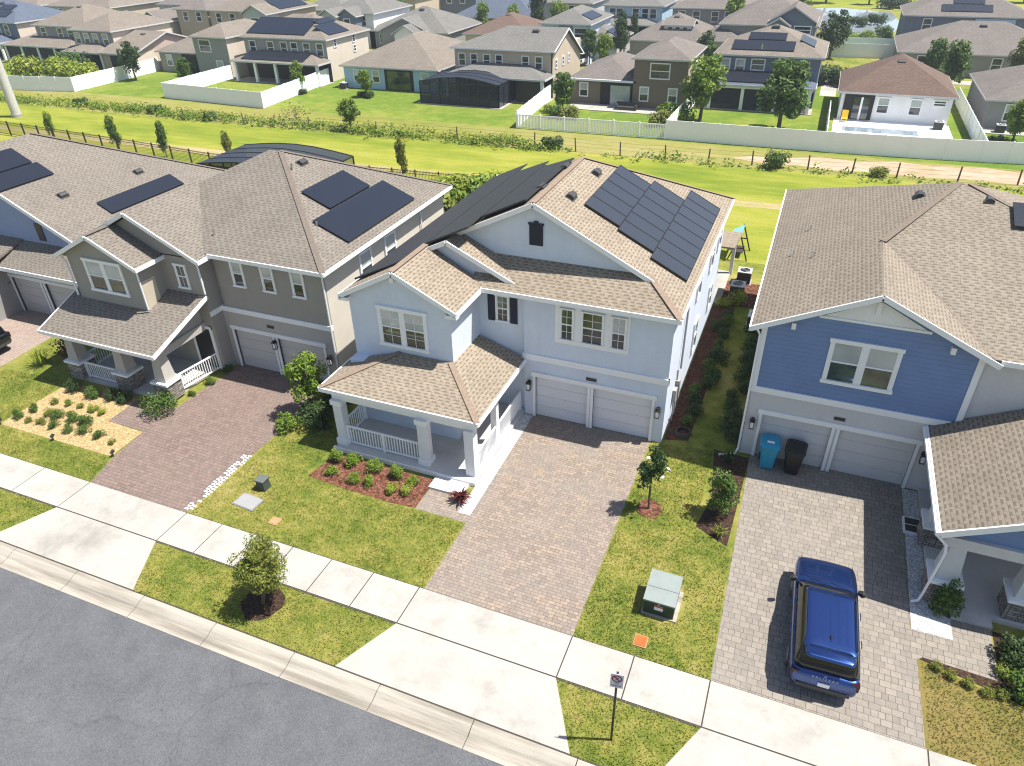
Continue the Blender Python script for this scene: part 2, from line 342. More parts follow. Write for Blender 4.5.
# ------------------------------------------------------------------ house parts
def window(par, F, r0, r1, u0, u1, tr=.1, mull=1, grid=(0, 0), upper='blind', lower='glass', head=True, trim='white', sashes=True):
    f = MB(); w = r1-r0
    f.ob(F, r0-tr, r0, u0, u1, 0, .06).ob(F, r1, r1+tr, u0, u1, 0, .06)
    f.ob(F, r0-tr*1.3, r1+tr*1.3, u1, u1+tr*1.2, 0, .085).ob(F, r0-tr*1.3, r1+tr*1.3, u0-tr*1.1, u0, 0, .1)
    edges = [r0+w*k/mull for k in range(mull+1)]
    for e in edges[1:-1]: f.ob(F, e-tr*.75, e+tr*.75, u0, u1, 0, .055)
    um = u0+(u1-u0)*.5
    spans = []
    for k in range(mull):
        a = edges[k]+(tr*.75 if k else 0); b = edges[k+1]-(tr*.75 if k < mull-1 else 0); spans.append((a, b))
        if sashes: f.ob(F, a, b, um-.03, um+.03, 0, .05)
        f.ob(F, a, a+.035, u0, u1, 0, .045).ob(F, b-.035, b, u0, u1, 0, .045)
        for g in range(1, grid[0]): f.ob(F, a+(b-a)*g/grid[0]-.009, a+(b-a)*g/grid[0]+.009, u0, u1, .02, .036)
        for h in range(1, grid[1]): f.ob(F, a, b, u0+(u1-u0)*h/grid[1]-.009, u0+(u1-u0)*h/grid[1]+.009, .02, .036)
    o = f.build('window', M[trim], par)
    p = MB(); q = MB()
    for a, b in spans:
        q.ob(F, a, b, u0, um, -.03, .02); p.ob(F, a, b, um, u1, -.03, .024)
    if upper == lower: p.v and (setattr(q, 'f', q.f+[tuple(i+len(q.v) for i in f2) for f2 in p.f]), setattr(q, 'v', q.v+p.v)); q.build('pane', M[lower], o)
    else:
        q.build('pane', M[lower], o); p.build('pane', M[upper], o)
    return o
def farwin(par, F, r, u, w=.9, h=1.45, frame='white', up='glass'):
    f = MB(); a, b = r-w/2, r+w/2
    f.ob(F, a-.12, b+.12, u-.12, u, 0, .08).ob(F, a-.12, b+.12, u+h, u+h+.12, 0, .08).ob(F, a-.12, a, u, u+h, 0, .08).ob(F, b, b+.12, u, u+h, 0, .08).ob(F, a, b, u+h/2-.04, u+h/2+.04, 0, .06)
    o = f.build('window', M[frame], par)
    if up == 'glass': MB().ob(F, a, b, u, u+h, -.02, .03).build('pane', M['glass'], o)
    else:
        MB().ob(F, a, b, u, u+h/2, -.02, .03).build('pane', M['glass'], o); MB().ob(F, a, b, u+h/2, u+h, -.02, .03).build('pane', M[up], o)
    return o
def garage_door(par, F, r0, r1, h, m, z0=0):
    g = MB()
    n = 4
    for k in range(n): g.ob(F, r0, r1, z0+h*k/n+.006, z0+h*(k+1)/n-.006, -.06, -.02)
    g.ob(F, r0, r1, z0, z0+h, -.09, -.05)
    return g.build('garage_door', m, par)
def garage_trim(par, F, spans, h, z0=0, tw=.12):
    t = MB()
    for a, b in spans: t.ob(F, a-tw, a, z0, z0+h, -.08, .05).ob(F, b, b+tw, z0, z0+h, -.08, .05)
    t.ob(F, spans[0][0]-tw*1.5, spans[-1][1]+tw*1.5, z0+h, z0+h+.2, 0, .07)
    return t.build('garage_door_trim', M['white'], par)
def lantern(par, F, r, u):
    b = MB(); b.ob(F, r-.06, r+.06, u-.02, u+.3, 0, .03).ob(F, r-.1, r+.1, u+.2, u+.26, .06, .26).ob(F, r-.05, r+.05, u+.26, u+.33, .1, .2)
    for a in (-.085, .07): 
        for n in (.075, .23): b.ob(F, r+a, r+a+.015, u-.1, u+.2, n, n+.015)
    b.ob(F, r-.09, r+.09, u-.13, u-.1, .07, .25)
    o = b.build('wall_lantern', M['black'], par)
    MB().ob(F, r-.06, r+.06, u-.1, u+.19, .1, .22).build('lantern_glass', M['white'], o)
    return o
def fascia(par, edges, h=.17, w=.05, name='fascia', m='white', drop=.09):
    b = MB()
    for p, q in edges: b.beam(p, q, w, h, drop)
    return b.build(name, M[m], par)
def downspout(par, pts, m='white'):
    return MB().tube(pts, .045, 6).build('downspout', M[m], par)
def pv(par, pl, quad, n=1, axis=1, m='solar', up=.12, th=.045):
    """n panels side by side in quad (four x,y corners as x0,x1,y0,y1) on the roof plane z = pl(x,y)"""
    x0, x1, y0, y1 = quad; out = []
    for k in range(n):
        if axis == 1: a = (x0, x1, y0+(y1-y0)*k/n+.005, y0+(y1-y0)*(k+1)/n-.005)
        else: a = (x0+(x1-x0)*k/n+.005, x0+(x1-x0)*(k+1)/n-.005, y0, y1)
        pts = [V((x, y, pl(x, y)+up)) for x, y in ((a[0], a[2]), (a[1], a[2]), (a[1], a[3]), (a[0], a[3]))]
        o = MB().slab(pts, th).build('solar_panel', M[m], par); out.append(o)
        if m == 'solar':
            f = MB()
            for i in range(4): f.beam(pts[i], pts[(i+1) % 4], .03, .06, .02)
            f.build('panel_frame', M['black'], o)
    return out
def vent(par, x, y, z, slope_x=0, slope_y=0, m='greydark', s=1):
    n = V((-slope_x, -slope_y, 1)).normalized(); r = V((1, 0, slope_x)).normalized()
    if abs(slope_y) > abs(slope_x): r = V((0, 1, slope_y)).normalized()
    t = n.cross(r); F = (V((x, y, z)), t, r, n); b = MB()
    b.ob(F, -.3*s, .3*s, -.22*s, .22*s, -.02, .03)
    b.ext((F[0]+F[1]*-.25*s, n, F[2], F[1]), [(0, -.2*s), (.16*s, -.12*s), (.19*s, 0), (.15*s, .14*s), (0, .18*s)], 0, .5*s)
    return b.build('roof_vent', M[m], par)
def stack(par, x, y, z, h=.35):
    o = MB().tube([(x, y, z-.05), (x, y, z+h)], .05, 8).build('vent_pipe', M['chrome'], par); return o
def hip_faces(x0, x1, y0, y1, ez, sl, kind='hip', oh=.4):
    x0, x1, y0, y1 = x0-oh, x1+oh, y0-oh, y1+oh; w, d = x1-x0, y1-y0
    if kind == 'hip':
        if w >= d:
            h = d/2*sl; a, b = V((x0+d/2, y0+d/2, ez+h)), V((x1-d/2, y0+d/2, ez+h))
        else:
            h = w/2*sl; a, b = V((x0+w/2, y0+w/2, ez+h)), V((x0+w/2, y1-w/2, ez+h))
        c = [V((x0, y0, ez)), V((x1, y0, ez)), V((x1, y1, ez)), V((x0, y1, ez))]
        if w >= d: F = [[c[0], c[1], b, a], [c[1], c[2], b], [c[2], c[3], a, b], [c[3], c[0], a]]
        else: F = [[c[0], c[1], a], [c[1], c[2], b, a], [c[2], c[3], b], [c[3], c[0], a, b]]
        return F, a, b
    if kind == 'gx':
        h = d/2*sl; m = y0+d/2; a, b = V((x0, m, ez+h)), V((x1, m, ez+h))
        return [[V((x0, y0, ez)), V((x1, y0, ez)), b, a], [V((x1, y1, ez)), V((x0, y1, ez)), a, b]], a, b
    h = w/2*sl; m = x0+w/2; a, b = V((m, y0, ez+h)), V((m, y1, ez+h))
    return [[V((x0, y1, ez)), V((x0, y0, ez)), a, b], [V((x1, y0, ez)), V((x1, y1, ez)), b, a]], a, b
def wing(par, x0, x1, y0, y1, ez, wall, roof, kind='hip', sl=.42, oh=.4, z0=0, side=None):
    F, a, b = hip_faces(x0, x1, y0, y1, ez, sl, kind, oh)
    w = MB().box(x0, x1, y0, y1, z0, ez-.04)
    if kind == 'gx':
        for fx, n0, n1 in ((x0, -.15, 0), (x1, -.15, 0)):
            fr = (V((fx, 0, 0)), Y, Zv, X); d = (y1-y0)/2
            w.ext(fr, [(y0, ez-.05), (y1, ez-.05), ((y0+y1)/2, ez+d*sl+oh*sl-.12)], *((0, .15) if fx == x0 else (-.15, 0)))
    if kind == 'gy':
        d = (x1-x0)/2; w.ext(front(y0), [(x0, ez-.05), (x1, ez-.05), ((x0+x1)/2, ez+d*sl+oh*sl-.12)], -.15, 0)
    w.build('wall', M[wall], par)
    if side: MB().box(x1, x1+.06, y0+.02, y1, z0, ez-.05).build('sun_tinted_side_wall', M[side], par)  # thin lighter box paints the sunlit look of the east side
    r = MB()
    for f in F: r.slab(f, .12)
    ro = r.build('roof', M[roof], par)
    X0, X1, Y0, Y1 = x0-oh, x1+oh, y0-oh, y1+oh
    fs = []
    if kind in ('hip', 'gx'): fs += [((X0, Y0, ez), (X1, Y0, ez)), ((X0, Y1, ez), (X1, Y1, ez))]
    if kind in ('hip', 'gy'): fs += [((X1, Y0, ez), (X1, Y1, ez)), ((X0, Y0, ez), (X0, Y1, ez))]
    if kind == 'gx':
        fs += [((X1, Y0, ez), tuple(b)), (tuple(b), (X1, Y1, ez)), ((X0, Y0, ez), tuple(a)), (tuple(a), (X0, Y1, ez))]
    if kind == 'gy': fs += [((X0, Y0, ez), tuple(a)), (tuple(a), (X1, Y0, ez))]
    fascia(ro, fs, .17, .06, m='trimfar')
    # ridge vent near the top
    return ro, a, b
def porch_shed(par, x0, x1, y0, y1, ez, top, roof, posts=3, wall=None, screen=False, hipr=True):
    """lean-to roof from front eave y0 (z=ez) up to wall y1 (z=top), posts along the front"""
    r = MB(); k = (y1-y0)
    if hipr: r.slab([(x0, y0, ez), (x1, y0, ez), (x1-k, y1, top), (x0+k, y1, top)]).slab([(x1, y0, ez), (x1, y1, ez), (x1-k, y1, top)]).slab([(x0, y1, ez), (x0, y0, ez), (x0+k, y1, top)])
    else: r.slab([(x0, y0, ez), (x1, y0, ez), (x1, y1, top), (x0, y1, top)])
    ro = r.build('porch_roof', M[roof], par)
    fascia(ro, [((x0, y0, ez), (x1, y0, ez)), ((x1, y0, ez), (x1, y1, ez))], .2, .06, m='trimfar')
    for i in range(posts):
        x = x0+.5+(x1-x0-1)*i/max(1, posts-1)
        MB().box(x-.17, x+.17, y0+.25, y0+.59, 0, ez-.1).build('porch_post', M[wall or 'white'], par)
    MB().box(x0+.2, x1-.2, y1-.06, y1-.02, .05, ez-.2).build('patio_shade_panel', M['dark'], par)  # dark panel on the wall stands for the shade inside the patio
    MB().box(x0, x1, y0+.1, y1-.05, 0, .06).build('patio_floor', M['conc'], par)
    if screen: MB().box(x0+.35, x1-.35, y0+.4, y0+.42, .1, ez-.15).build('porch_screen', M['screen'], par)
    return ro
SUN, SKY, EXPO = 5, .09, .9
# ------------------------------------------------------------------ setting
def ring(p): return p
struct('ground', MB().poly([(-900, 10.33, 0), (700, 10.33, 0), (700, 1200, 0), (-900, 1200, 0)]).poly([(-900, -300, 0), (700, -300, 0), (700, 1.4, 0), (-900, 1.4, 0)]), M['ground'])
struct('street', MB().poly([(-900, 1.2, -.13), (700, 1.2, -.13), (700, 9.9, -.13), (-900, 9.9, -.13)]), M['asphalt'])
def kerb_run(name, sgn, yback, yedge):
    b = MB(); x = -72.6
    prof = [(0, .012), (.2, .008), (.33, -.05), (.45, -.10), (.82, -.118), (.82, -.3), (0, -.3)]
    while x < 40:
        x2 = x+3.04; a = []; c = []
        for d, z in prof: a.append((x+.014, yback-sgn*d, z)); c.append((x2-.014, yback-sgn*d, z))
        b.hull(a, c); x = x2
    return struct(name, b, M['kerb'])
kerb_run('kerb', 1, 10.35, 9.55); kerb_run('kerb', -1, 1.4, 2.2)
struct('kerb_joint', MB().poly([(-73, 9.4, -.2), (40, 9.4, -.2), (40, 10.34, -.16), (-73, 10.34, -.16)]), M['joint'])
struct('kerb_back_joint', MB().poly([(-70, 10.335, .004), (40, 10.335, .004), (40, 10.41, .004), (-70, 10.41, .004)]), M['joint'])
# pavement slabs with open joints
struct('pavement_bed', MB().poly([(-70, 12.40, .003), (40, 12.40, .003), (40, 14.04, .003), (-70, 14.04, .003)]), M['joint'])
b = MB()
cuts = [-70, -60, -50, -45, -41.3, -36, -33.1, -29.9, -27.0, -24.45, -19.45, -17.75, -16.15, -14.55, -12.9, -11.2, -9.42, -4.02, -2.05, .22, 5.95, 8.2, 10, 12, 16, 20, 30, 40]
for a, c in zip(cuts, cuts[1:]): b.box(a+.02, c-.02, 12.475, 14.0, -.1, .02)
struct('pavement', b, M['conc'])
def apron(xl, xr, fl, fr):
    b = MB(); j = .012
    b.slab([(xl-fl, 10.40, .016), (xr+fr, 10.40, .016), (xr, 12.43, .018), (xl, 12.43, .018)], .1)
    struct('driveway_apron', b, M['conc'])
apron(-24.45, -19.45, 1.0, 1.0); apron(-9.42, -4.02, .95, 1.1); apron(.22, 5.95, 1.0, 1.0); apron(-41.3, -36, 1, 1)
P_main = paver('tumbled_pavers_main', (.31, .243, .19, 1), (.205, .168, .14, 1), (.225, .2, .178, 1), (.13, .1, .08, 1), .26, .13, .55)
P_left = paver('tumbled_pavers_left', (.23, .165, .14, 1), (.16, .12, .105, 1), (.205, .158, .135, 1), (.07, .055, .048, 1), .22, .16, .5)
P_right = paver('tumbled_pavers_right', (.27, .238, .2, 1), (.2, .178, .152, 1), (.235, .21, .185, 1), (.1, .087, .078, 1), .3, .22, .5)
sheet('driveway', [(-9.25, 14.02), (-4.02, 14.02), (-4.0, 24.75), (-9.35, 24.75), (-9.3, 18.6), (-11.4, 18.6), (-11.4, 17.35), (-9.25, 17.35)], .008, P_main)
sheet('driveway', [(-24.45, 14.02), (-19.5, 14.02), (-19.25, 23.6), (-24.75, 23.6), (-25.0, 20.3), (-25.05, 19.3), (-27.2, 19.3), (-27.2, 17.4), (-25.05, 17.4), (-24.9, 15.7)], .008, P_left)
sheet('driveway', [(.22, 14.02), (5.9, 14.02), (5.85, 17.0), (8.0, 17.0), (8.0, 19.1), (6.9, 19.1), (6.9, 18.1), (5.72, 18.1), (5.72, 25.3), (.05, 25.3)], .008, P_right)
sheet('driveway', [(-41.3, 14.02), (-36, 14.02), (-36.6, 24.2), (-41, 24.2)], .008, paver('far_left_pavers', (.34, .26, .21, 1), (.28, .21, .175, 1), (.3, .25, .22, 1), (.16, .12, .1, 1)))
# back land
sheet('field', [(-260, 45), (-45, 45), (-20, 44.5), (60, 46.5), (60, 66.2), (-20, 65.3), (-60, 64), (-260, 64.4)], .006, M['field'])
sheet('dirt_track', [(-260, 54.6), (-75, 54.2), (-60, 53.6), (-50, 53.2), (-45, 53.4), (-28, 54.6), (-12, 54.9), (0, 55.6), (60, 57.4), (60, 58.6), (2, 57.0), (-14, 56.0), (-30, 56.0), (-46, 55.2), (-60, 55.2), (-260, 56)], .010, M['dirt'])
sheet('rear_lawn', rect(-260, 60, 71.8, 106), .006, M['rear'])
sheet('verge', [(-260, 64.4), (-60, 64), (-20, 65.3), (60, 66.2), (60, 71.8), (-260, 71.8)], .006, M['dryrear'])
sheet('sandy_patch', [(-6.5, 68.0), (-4, 67.2), (-1, 67.5), (2, 66.9), (5, 67.4), (9, 67.1), (12, 67.7), (16, 67.4), (22, 68.2), (22, 71.5), (17, 70.9), (14, 71.5), (10, 70.9), (7, 71.2), (4, 70.2), (1, 70.6), (-2, 69.4), (-5, 69.0)], .010, M['sand'])
sheet('far_street', rect(-300, 80, 108.5, 111.0), .008, M['conc'])
sheet('pond', [(-17, 165), (-6, 156), (3, 150), (9, 151), (11, 165), (10, 183), (0, 190), (-14, 186)], .01, mk_glass('pond_water', (.26, .30, .34, 1), (.34, .38, .42, 1)))
sheet('pond', [(-118, 176), (-100, 168), (-92, 172), (-96, 186), (-112, 190)], .01, mk_glass('pond_water_left', (.42, .45, .48, 1), (.46, .49, .52, 1)))
sheet('field', rect(-60, 60, 190, 240), .012, M['field'])
sheet('rear_lawn', rect(-20, 40, 126, 150), .006, M['rear'])
# lawns with a look of their own
sheet('lawn', [(5.8, 14.02), (30, 14.02), (30, 16.3), (8.1, 16.4), (5.8, 17.0)], .006, M['dry'])
sheet('mulch_bed', [(5.9, 17.0), (8, 16.55), (10.5, 15.6), (11, 18.9), (8.05, 18.9), (8.05, 17.0), (6.0, 17.1)], .010, M['mulchdark'])
sheet('mulch_bed', [(-16.4, 17.5), (-16.1, 19.1), (-11.42, 19.1), (-11.42, 17.38), (-12.5, 17.3), (-14.5, 17.35)], .012, M['mulchred'])
sheet('mulch_bed', [(-31.7, 15.5), (-25.0, 15.55), (-25.05, 17.35), (-27.2, 17.42), (-27.25, 19.3), (-31.6, 19.2)], .012, M['mulchgold'])
sheet('mulch_bed', [(-3.5, 24.9), (-2.5, 25.2), (-2.3, 38.2), (-3.5, 38.2)], .012, M['mulchbrown'])
sheet('mulch_bed', [(-3.3, 38.2), (-1.4, 38.6), (-1.3, 41.8), (-3.3, 41.8)], .014, M['mulchred'])
sheet('mulch_bed', [(-1.3, 20.2), (-.1, 19.6), (.05, 24.9), (-1.4, 25), (-1.0, 22)], .012, M['mulchdark'])
def disc(x, y, r, n=18, e=.12): return [(x+r*(1+random.uniform(-e, e))*math.cos(2*math.pi*k/n), y+r*(1+random.uniform(-e, e))*math.sin(2*math.pi*k/n)) for k in range(n)]
sheet('mulch_bed', disc(-13.95, 11.55, .72), .012, M['mulchdark']); sheet('mulch_bed', disc(-3.1, 20.5, .5), .014, M['mulchred'])
sheet('gravel_strip', [(-9.78, 17.75), (-9.28, 17.75), (-9.32, 24.6), (-9.78, 24.6)], .014, M['gravel'])
sheet('gravel_strip', [(5.74, 18.1), (6.9, 18.1), (6.9, 18.95), (6.28, 19.2), (6.28, 25.1), (5.74, 25.1)], .014, M['gravel'])
# ------------------------------------------------------------------ main house
def railing(par, p, q, h=.92, z=.2, gap=.13, mid=False):
    p, q = V((*p, z)), V((*q, z)); d = q-p; n = max(2, int(d.length/gap)); b = MB()
    b.beam(p+V((0, 0, h)), q+V((0, 0, h)), .07, .06).beam(p+V((0, 0, .1)), q+V((0, 0, .1)), .05, .05)
    for k in range(1, n):
        c = p+d*k/n; b.box(c.x-.016, c.x+.016, c.y-.016, c.y+.016, z+.1, z+h)
    for k in ((0, .5, 1) if mid else (0, 1)):
        c = p+d*k; b.box(c.x-.045, c.x+.045, c.y-.045, c.y+.045, z, z+h+.02)
    return b.build('railing', M['vinyl'], par)
def post(par, x, y, z0, z1, w=.4, m='lightgrey', base=.28):
    b = MB().box(x-w/2, x+w/2, y-w/2, y+w/2, z0, z1)
    o = b.build('porch_column', M['w_'+m], par); k = w/2+.06
    if base: MB().box(x-k, x+k, y-k, y+k, z0, z0+base).build('column_base', M['white'], o)
    if base: MB().box(x-k, x+k, y-k, y+k, z1-.22, z1+.01).build('column_capital', M['white'], o)
    return o
H = thing('two_storey_house', 'pale blue two-storey house with tan roof, front porch and large stepped rooftop solar array', 'house', (-10, 31, 0))
BW = M['w_blue']
w = MB(); w.box(-16.5, -3.55, 24.8, 38.4, 0, 6.02).box(-9.75, -3.55, 24.65, 24.8, 3.2, 6.02)
for a, c in ((-9.75, -9.22), (-6.86, -6.6), (-4.1, -3.55)): w.box(a, c, 24.65, 24.8, 0, 2.12)
w.box(-9.75, -3.55, 24.65, 24.8, 2.12, 2.92)
w.box(-16.5, -11.57, 21.6, 24.8, 0, 3.2)
w.ext(front(22.15), [(-16.5, 2.6), (-11.85, 2.6), (-11.85, 5.95), (-14.2, 7.2), (-16.5, 5.95)], -2.9, 0)
w.ext(front(26.0), [(-13.2, 6.3), (-4.7, 6.3), (-4.7, 6.6), (-9.75, 9.27), (-13.2, 7.55)], -.2, 0)
w.ext(front(25.0), [(-16.4, 5.9), (-10.0, 5.9), (-10.3, 6.2), (-13.2, 7.6), (-16.4, 6.0)], -.2, 0)
w.build('wall', BW, H)
Rm = lambda x, y=0: 9.4-.512*(x+9.75)
Lm = lambda x, y=0: 9.4+.48*(x+9.75)
Fm = lambda x, y: 6.1+.5*(y-24.3)
r = MB()
r.slab([(-9.75, 25.75, 9.4), (-4.72, 25.75, 6.825), (-3.3, 24.3, 6.1), (-3.3, 38.7, 6.1), (-9.75, 32.3, 9.4)])
r.slab([(-11.95, 24.3, 6.1), (-3.3, 24.3, 6.1), (-4.98, 26.02, 6.96), (-12.2, 26.02, 6.96)])
r.slab([(-9.75, 25.75, 9.4), (-9.75, 32.3, 9.4), (-16.75, 38.7, 6.04), (-16.75, 24.75, 6.04), (-13.2, 24.75, 7.744), (-13.2, 25.75, 7.744)])
r.slab([(-13.2, 24.75, 7.744), (-9.9, 24.75, 6.17), (-9.9, 26.1, 6.17), (-13.2, 26.1, 7.744)])
r.slab([(-14.2, 21.95, 7.4), (-11.5, 21.95, 6.06), (-11.5, 24.75, 6.06), (-14.2, 25.05, 7.4)])
r.slab([(-14.2, 21.95, 7.4), (-14.2, 25.05, 7.4), (-16.8, 24.95, 6.03), (-16.8, 21.95, 6.03)])
r.slab([(-16.75, 38.7, 6.04), (-9.75, 32.3, 9.4), (-3.3, 38.7, 6.1)])
mr = r.build('roof', M['sh_main'], H)
for p, q in (((-9.75, 25.75, 9.42), (-9.75, 32.3, 9.42)), ((-3.3, 24.3, 6.12), (-4.98, 26.02, 6.98)), ((-9.75, 32.3, 9.42), (-3.3, 38.7, 6.12)), ((-14.2, 21.95, 7.42), (-14.2, 24.95, 7.42))): MB().beam(p, q, .26, .012).build('ridge_cap', M['cap_main'], mr)
fascia(mr, [((-3.28, 24.28, 6.1), (-3.28, 38.7, 6.1)), ((-11.5, 24.28, 6.1), (-3.28, 24.28, 6.1)), ((-9.75, 25.73, 9.4), (-4.72, 25.73, 6.83)), ((-13.2, 25.73, 7.74), (-9.75, 25.73, 9.4)),
            ((-13.2, 24.73, 7.74), (-10.1, 24.73, 6.27)), ((-14.3, 24.73, 7.22), (-13.2, 24.73, 7.74)), ((-14.2, 21.93, 7.4), (-11.5, 21.93, 6.06)), ((-16.8, 21.93, 6.03), (-14.2, 21.93, 7.4)), ((-11.48, 21.93, 6.06), (-11.48, 24.6, 6.06)), ((-16.82, 21.93, 6.03), (-16.82, 38.7, 6.03))], .19, .06, drop=.085)
for q in ((-16.85, -16.4, 21.9, 22.18, 5.78, 5.92), (-11.95, -11.46, 21.9, 22.18, 5.8, 5.94), (-14.28, -14.12, 21.9, 22.15, 6.95, 7.15)): MB().box(*q).build('eave_return', M['white'], mr)
vent(mr, -8.87, 31.6, Rm(-8.87), -.512); vent(mr, -8.92, 28.1, Rm(-8.92), -.512)
vent(mr, -10.25, 28.2, Lm(-10.25), .48); vent(mr, -10.2, 31.2, Lm(-10.2), .48)
pv(H, Rm, (-8.3, -6.78, 28.05, 33.75), 5); pv(H, Rm, (-6.75, -5.22, 27.75, 34.4), 6); pv(H, Rm, (-5.19, -3.66, 27.2, 36.0), 8)
for a, c, y0, y1 in ((-16.7, -14.35, 23.1, 37.6), (-14.3, -12.25, 24.95, 35.6), (-12.2, -10.15, 26.1, 33.6)):
    zf = lambda x, y: (Lm(x) if y > 24.9 or x > -14.2 else 7.4+.527*(x+14.2))
    pts = [(a, y0, Lm(a)+.16), (c, y0, Lm(c)+.16), (c, y1-(c+16.7)*.2, Lm(c)+.16), (a, y1, Lm(a)+.16)]
    o = MB().slab(pts, .05).build('pool_heater_mat', M['poolmat'], H)
    pp = MB().tube([(a, y0-.03, Lm(a)+.17), (c, y0-.03, Lm(c)+.17)], .045, 6)
    pp.build('header_pipe', M['black'], o)
g = M['garage']
F = front(24.65)
garage_trim(H, F, [(-9.22, -6.86), (-6.6, -4.1)], 2.12)
garage_door(H, front(24.75), -9.22, -6.86, 2.12, g); garage_door(H, front(24.75), -6.6, -4.1, 2.12, g)
MB().ob(F, -9.8, -3.5, 2.92, 3.2, -.1, .06).ob(east(-3.55), 24.6, 24.9, 2.92, 3.2, 0, .05).build('band_course', M['white'], H)
MB().ob(F, -6.95, -6.5, 2.42, 2.56, 0, .03).build('house_number_plate', M['black'], H)
lantern(H, F, -9.5, 1.55); lantern(H, F, -3.82, 1.5)
MB().ob(F, -8.36, -5.25, 4.0, 5.84, 0, .03).build('window_surround', M['white'], H)
F2 = front(24.62)
for a, c, up in ((-8.1, -7.6, 'greenglass'), (-7.2, -6.35, 'greenglass'), (-5.97, -5.42, 'blind')): window(H, F2, a, c, 4.25, 5.6, .05, 1, (2, 4), up, 'glass')
F3 = front(22.15); window(H, F3, -15.05, -13.05, 4.05, 5.6, .13, 2, (2, 4), 'blind', 'greenglass')
F4 = front(24.8); window(H, F4, -11.0, -10.5, 4.5, 5.62, .06, 1, (2, 4), 'greenglass', 'glass')
for a in (-11.42, -10.4): MB().ob(F4, a, a+.32, 4.42, 5.66, 0, .04).build('shutter', M['navy'], H)
MB().ob(front(26.0), -9.98, -9.4, 7.55, 8.42, 0, .05).ob(front(26.0), -10.02, -9.36, 8.42, 8.5, 0, .07).ob(front(26.0), -9.78, -9.6, 8.5, 8.58, 0, .07).build('gable_louvre', M['navy'], H)
E1 = east(-11.57); window(H, E1, 22.0, 22.85, .75, 2.3, .06, 1, (0, 0), 'dark', 'dark')
MB().ob(E1, 23.3, 24.3, .22, 2.4, -.03, .03).build('front_door', M['navy'], H)
MB().box(-16.25, -9.78, 19.35, 24.7, -.05, .2).box(-11.45, -10.0, 18.55, 19.35, -.05, .11).build('porch_floor', M['porchfloor'], H)
MB().box(-16.35, -9.76, 19.28, 19.4, -.02, .19).build('porch_edge', M['white'], H)
pr = MB().slab([(-16.75, 19.6, 2.92), (-9.68, 19.6, 2.92), (-11.95, 22.1, 3.68), (-14.3, 22.1, 3.68)]).slab([(-9.68, 19.6, 2.92), (-9.68, 24.66, 2.92), (-11.95, 24.66, 3.68), (-11.95, 22.1, 3.68)]).slab([(-16.75, 22.1, 2.92), (-16.75, 19.6, 2.92), (-14.3, 22.1, 3.68)]).build('porch_roof', M['sh_main'], H)
MB().beam((-9.68, 19.6, 2.94), (-11.95, 22.1, 3.7), .24, .012).build('ridge_cap', M['cap_main'], pr)
MB().beam((-16.75, 19.6, 2.94), (-14.3, 22.1, 3.7), .24, .012).build('ridge_cap', M['cap_main'], pr)
fascia(pr, [((-16.78, 19.57, 2.92), (-9.65, 19.57, 2.92)), ((-9.65, 19.57, 2.92), (-9.65, 24.66, 2.92)), ((-16.78, 19.57, 2.92), (-16.78, 22.1, 2.92))], .18, .06, drop=.085)
MB().box(-16.3, -9.86, 19.72, 20.0, 2.4, 2.8).box(-10.2, -9.86, 20.0, 24.6, 2.4, 2.8).box(-16.3, -15.9, 20.0, 21.6, 2.4, 2.8).box(-16.25, -9.9, 20.0, 24.6, 2.8, 2.84).build('porch_beam', M['white'], H)
for x in (-16.05, -12.15): post(H, x, 19.8, .2, 2.42)
post(H, -10.1, 19.8, .2, 2.42, .4, base=0)
post(H, -10.04, 22.0, .2, 2.42, .26, base=0)
railing(H, (-15.8, 19.75), (-12.4, 19.75), mid=True); railing(H, (-16.1, 20.05), (-16.1, 21.55)); railing(H, (-9.95, 20.05), (-9.95, 21.85), gap=.11); railing(H, (-9.95, 22.15), (-9.95, 24.6), gap=.11)
E2 = east(-3.55)
for y, u, hh in ((30.5, 4.2, 1.3), (34.2, 4.0, 1.4), (31.2, 1.0, 1.5), (35.6, 1.2, 1.2), (36.6, 4.2, 1.1)): farwin(H, E2, y, u, .8, hh, up='blind')
MB().ob(E2, 26.2, 26.55, 1.1, 1.7, 0, .16).ob(E2, 26.7, 27.0, 1.0, 1.9, 0, .2).ob(E2, 27.2, 27.45, 1.2, 1.6, 0, .14).ob(E2, 26.8, 26.86, 1.9, 2.4, .02, .08).tube([(-3.47, 26.35, 1.1), (-3.47, 26.35, 0)], .03, 6).tube([(-3.47, 26.9, 1.1), (-3.47, 26.9, 0)], .04, 6).build('meter_box', M['w_grey'], H)
downspout(H, [(-3.46, 27.3, 6.0), (-3.46, 27.3, 2.2)], 'w_grey')
MB().box(-9.5, -3.2, 38.4, 43.0, 0, .1).build('patio_floor', M['conc'], H)
MB().slab([(-9.8, 43.2, 2.6), (-2.85, 43.2, 2.6), (-2.85, 38.4, 3.5), (-9.8, 38.4, 3.5)]).build('patio_roof', M['sh_main'], H)
for x in (-9.4, -6.3, -3.2): MB().box(x-.1, x+.1, 42.7, 42.9, 0, 2.55).build('patio_post', M['white'], H)
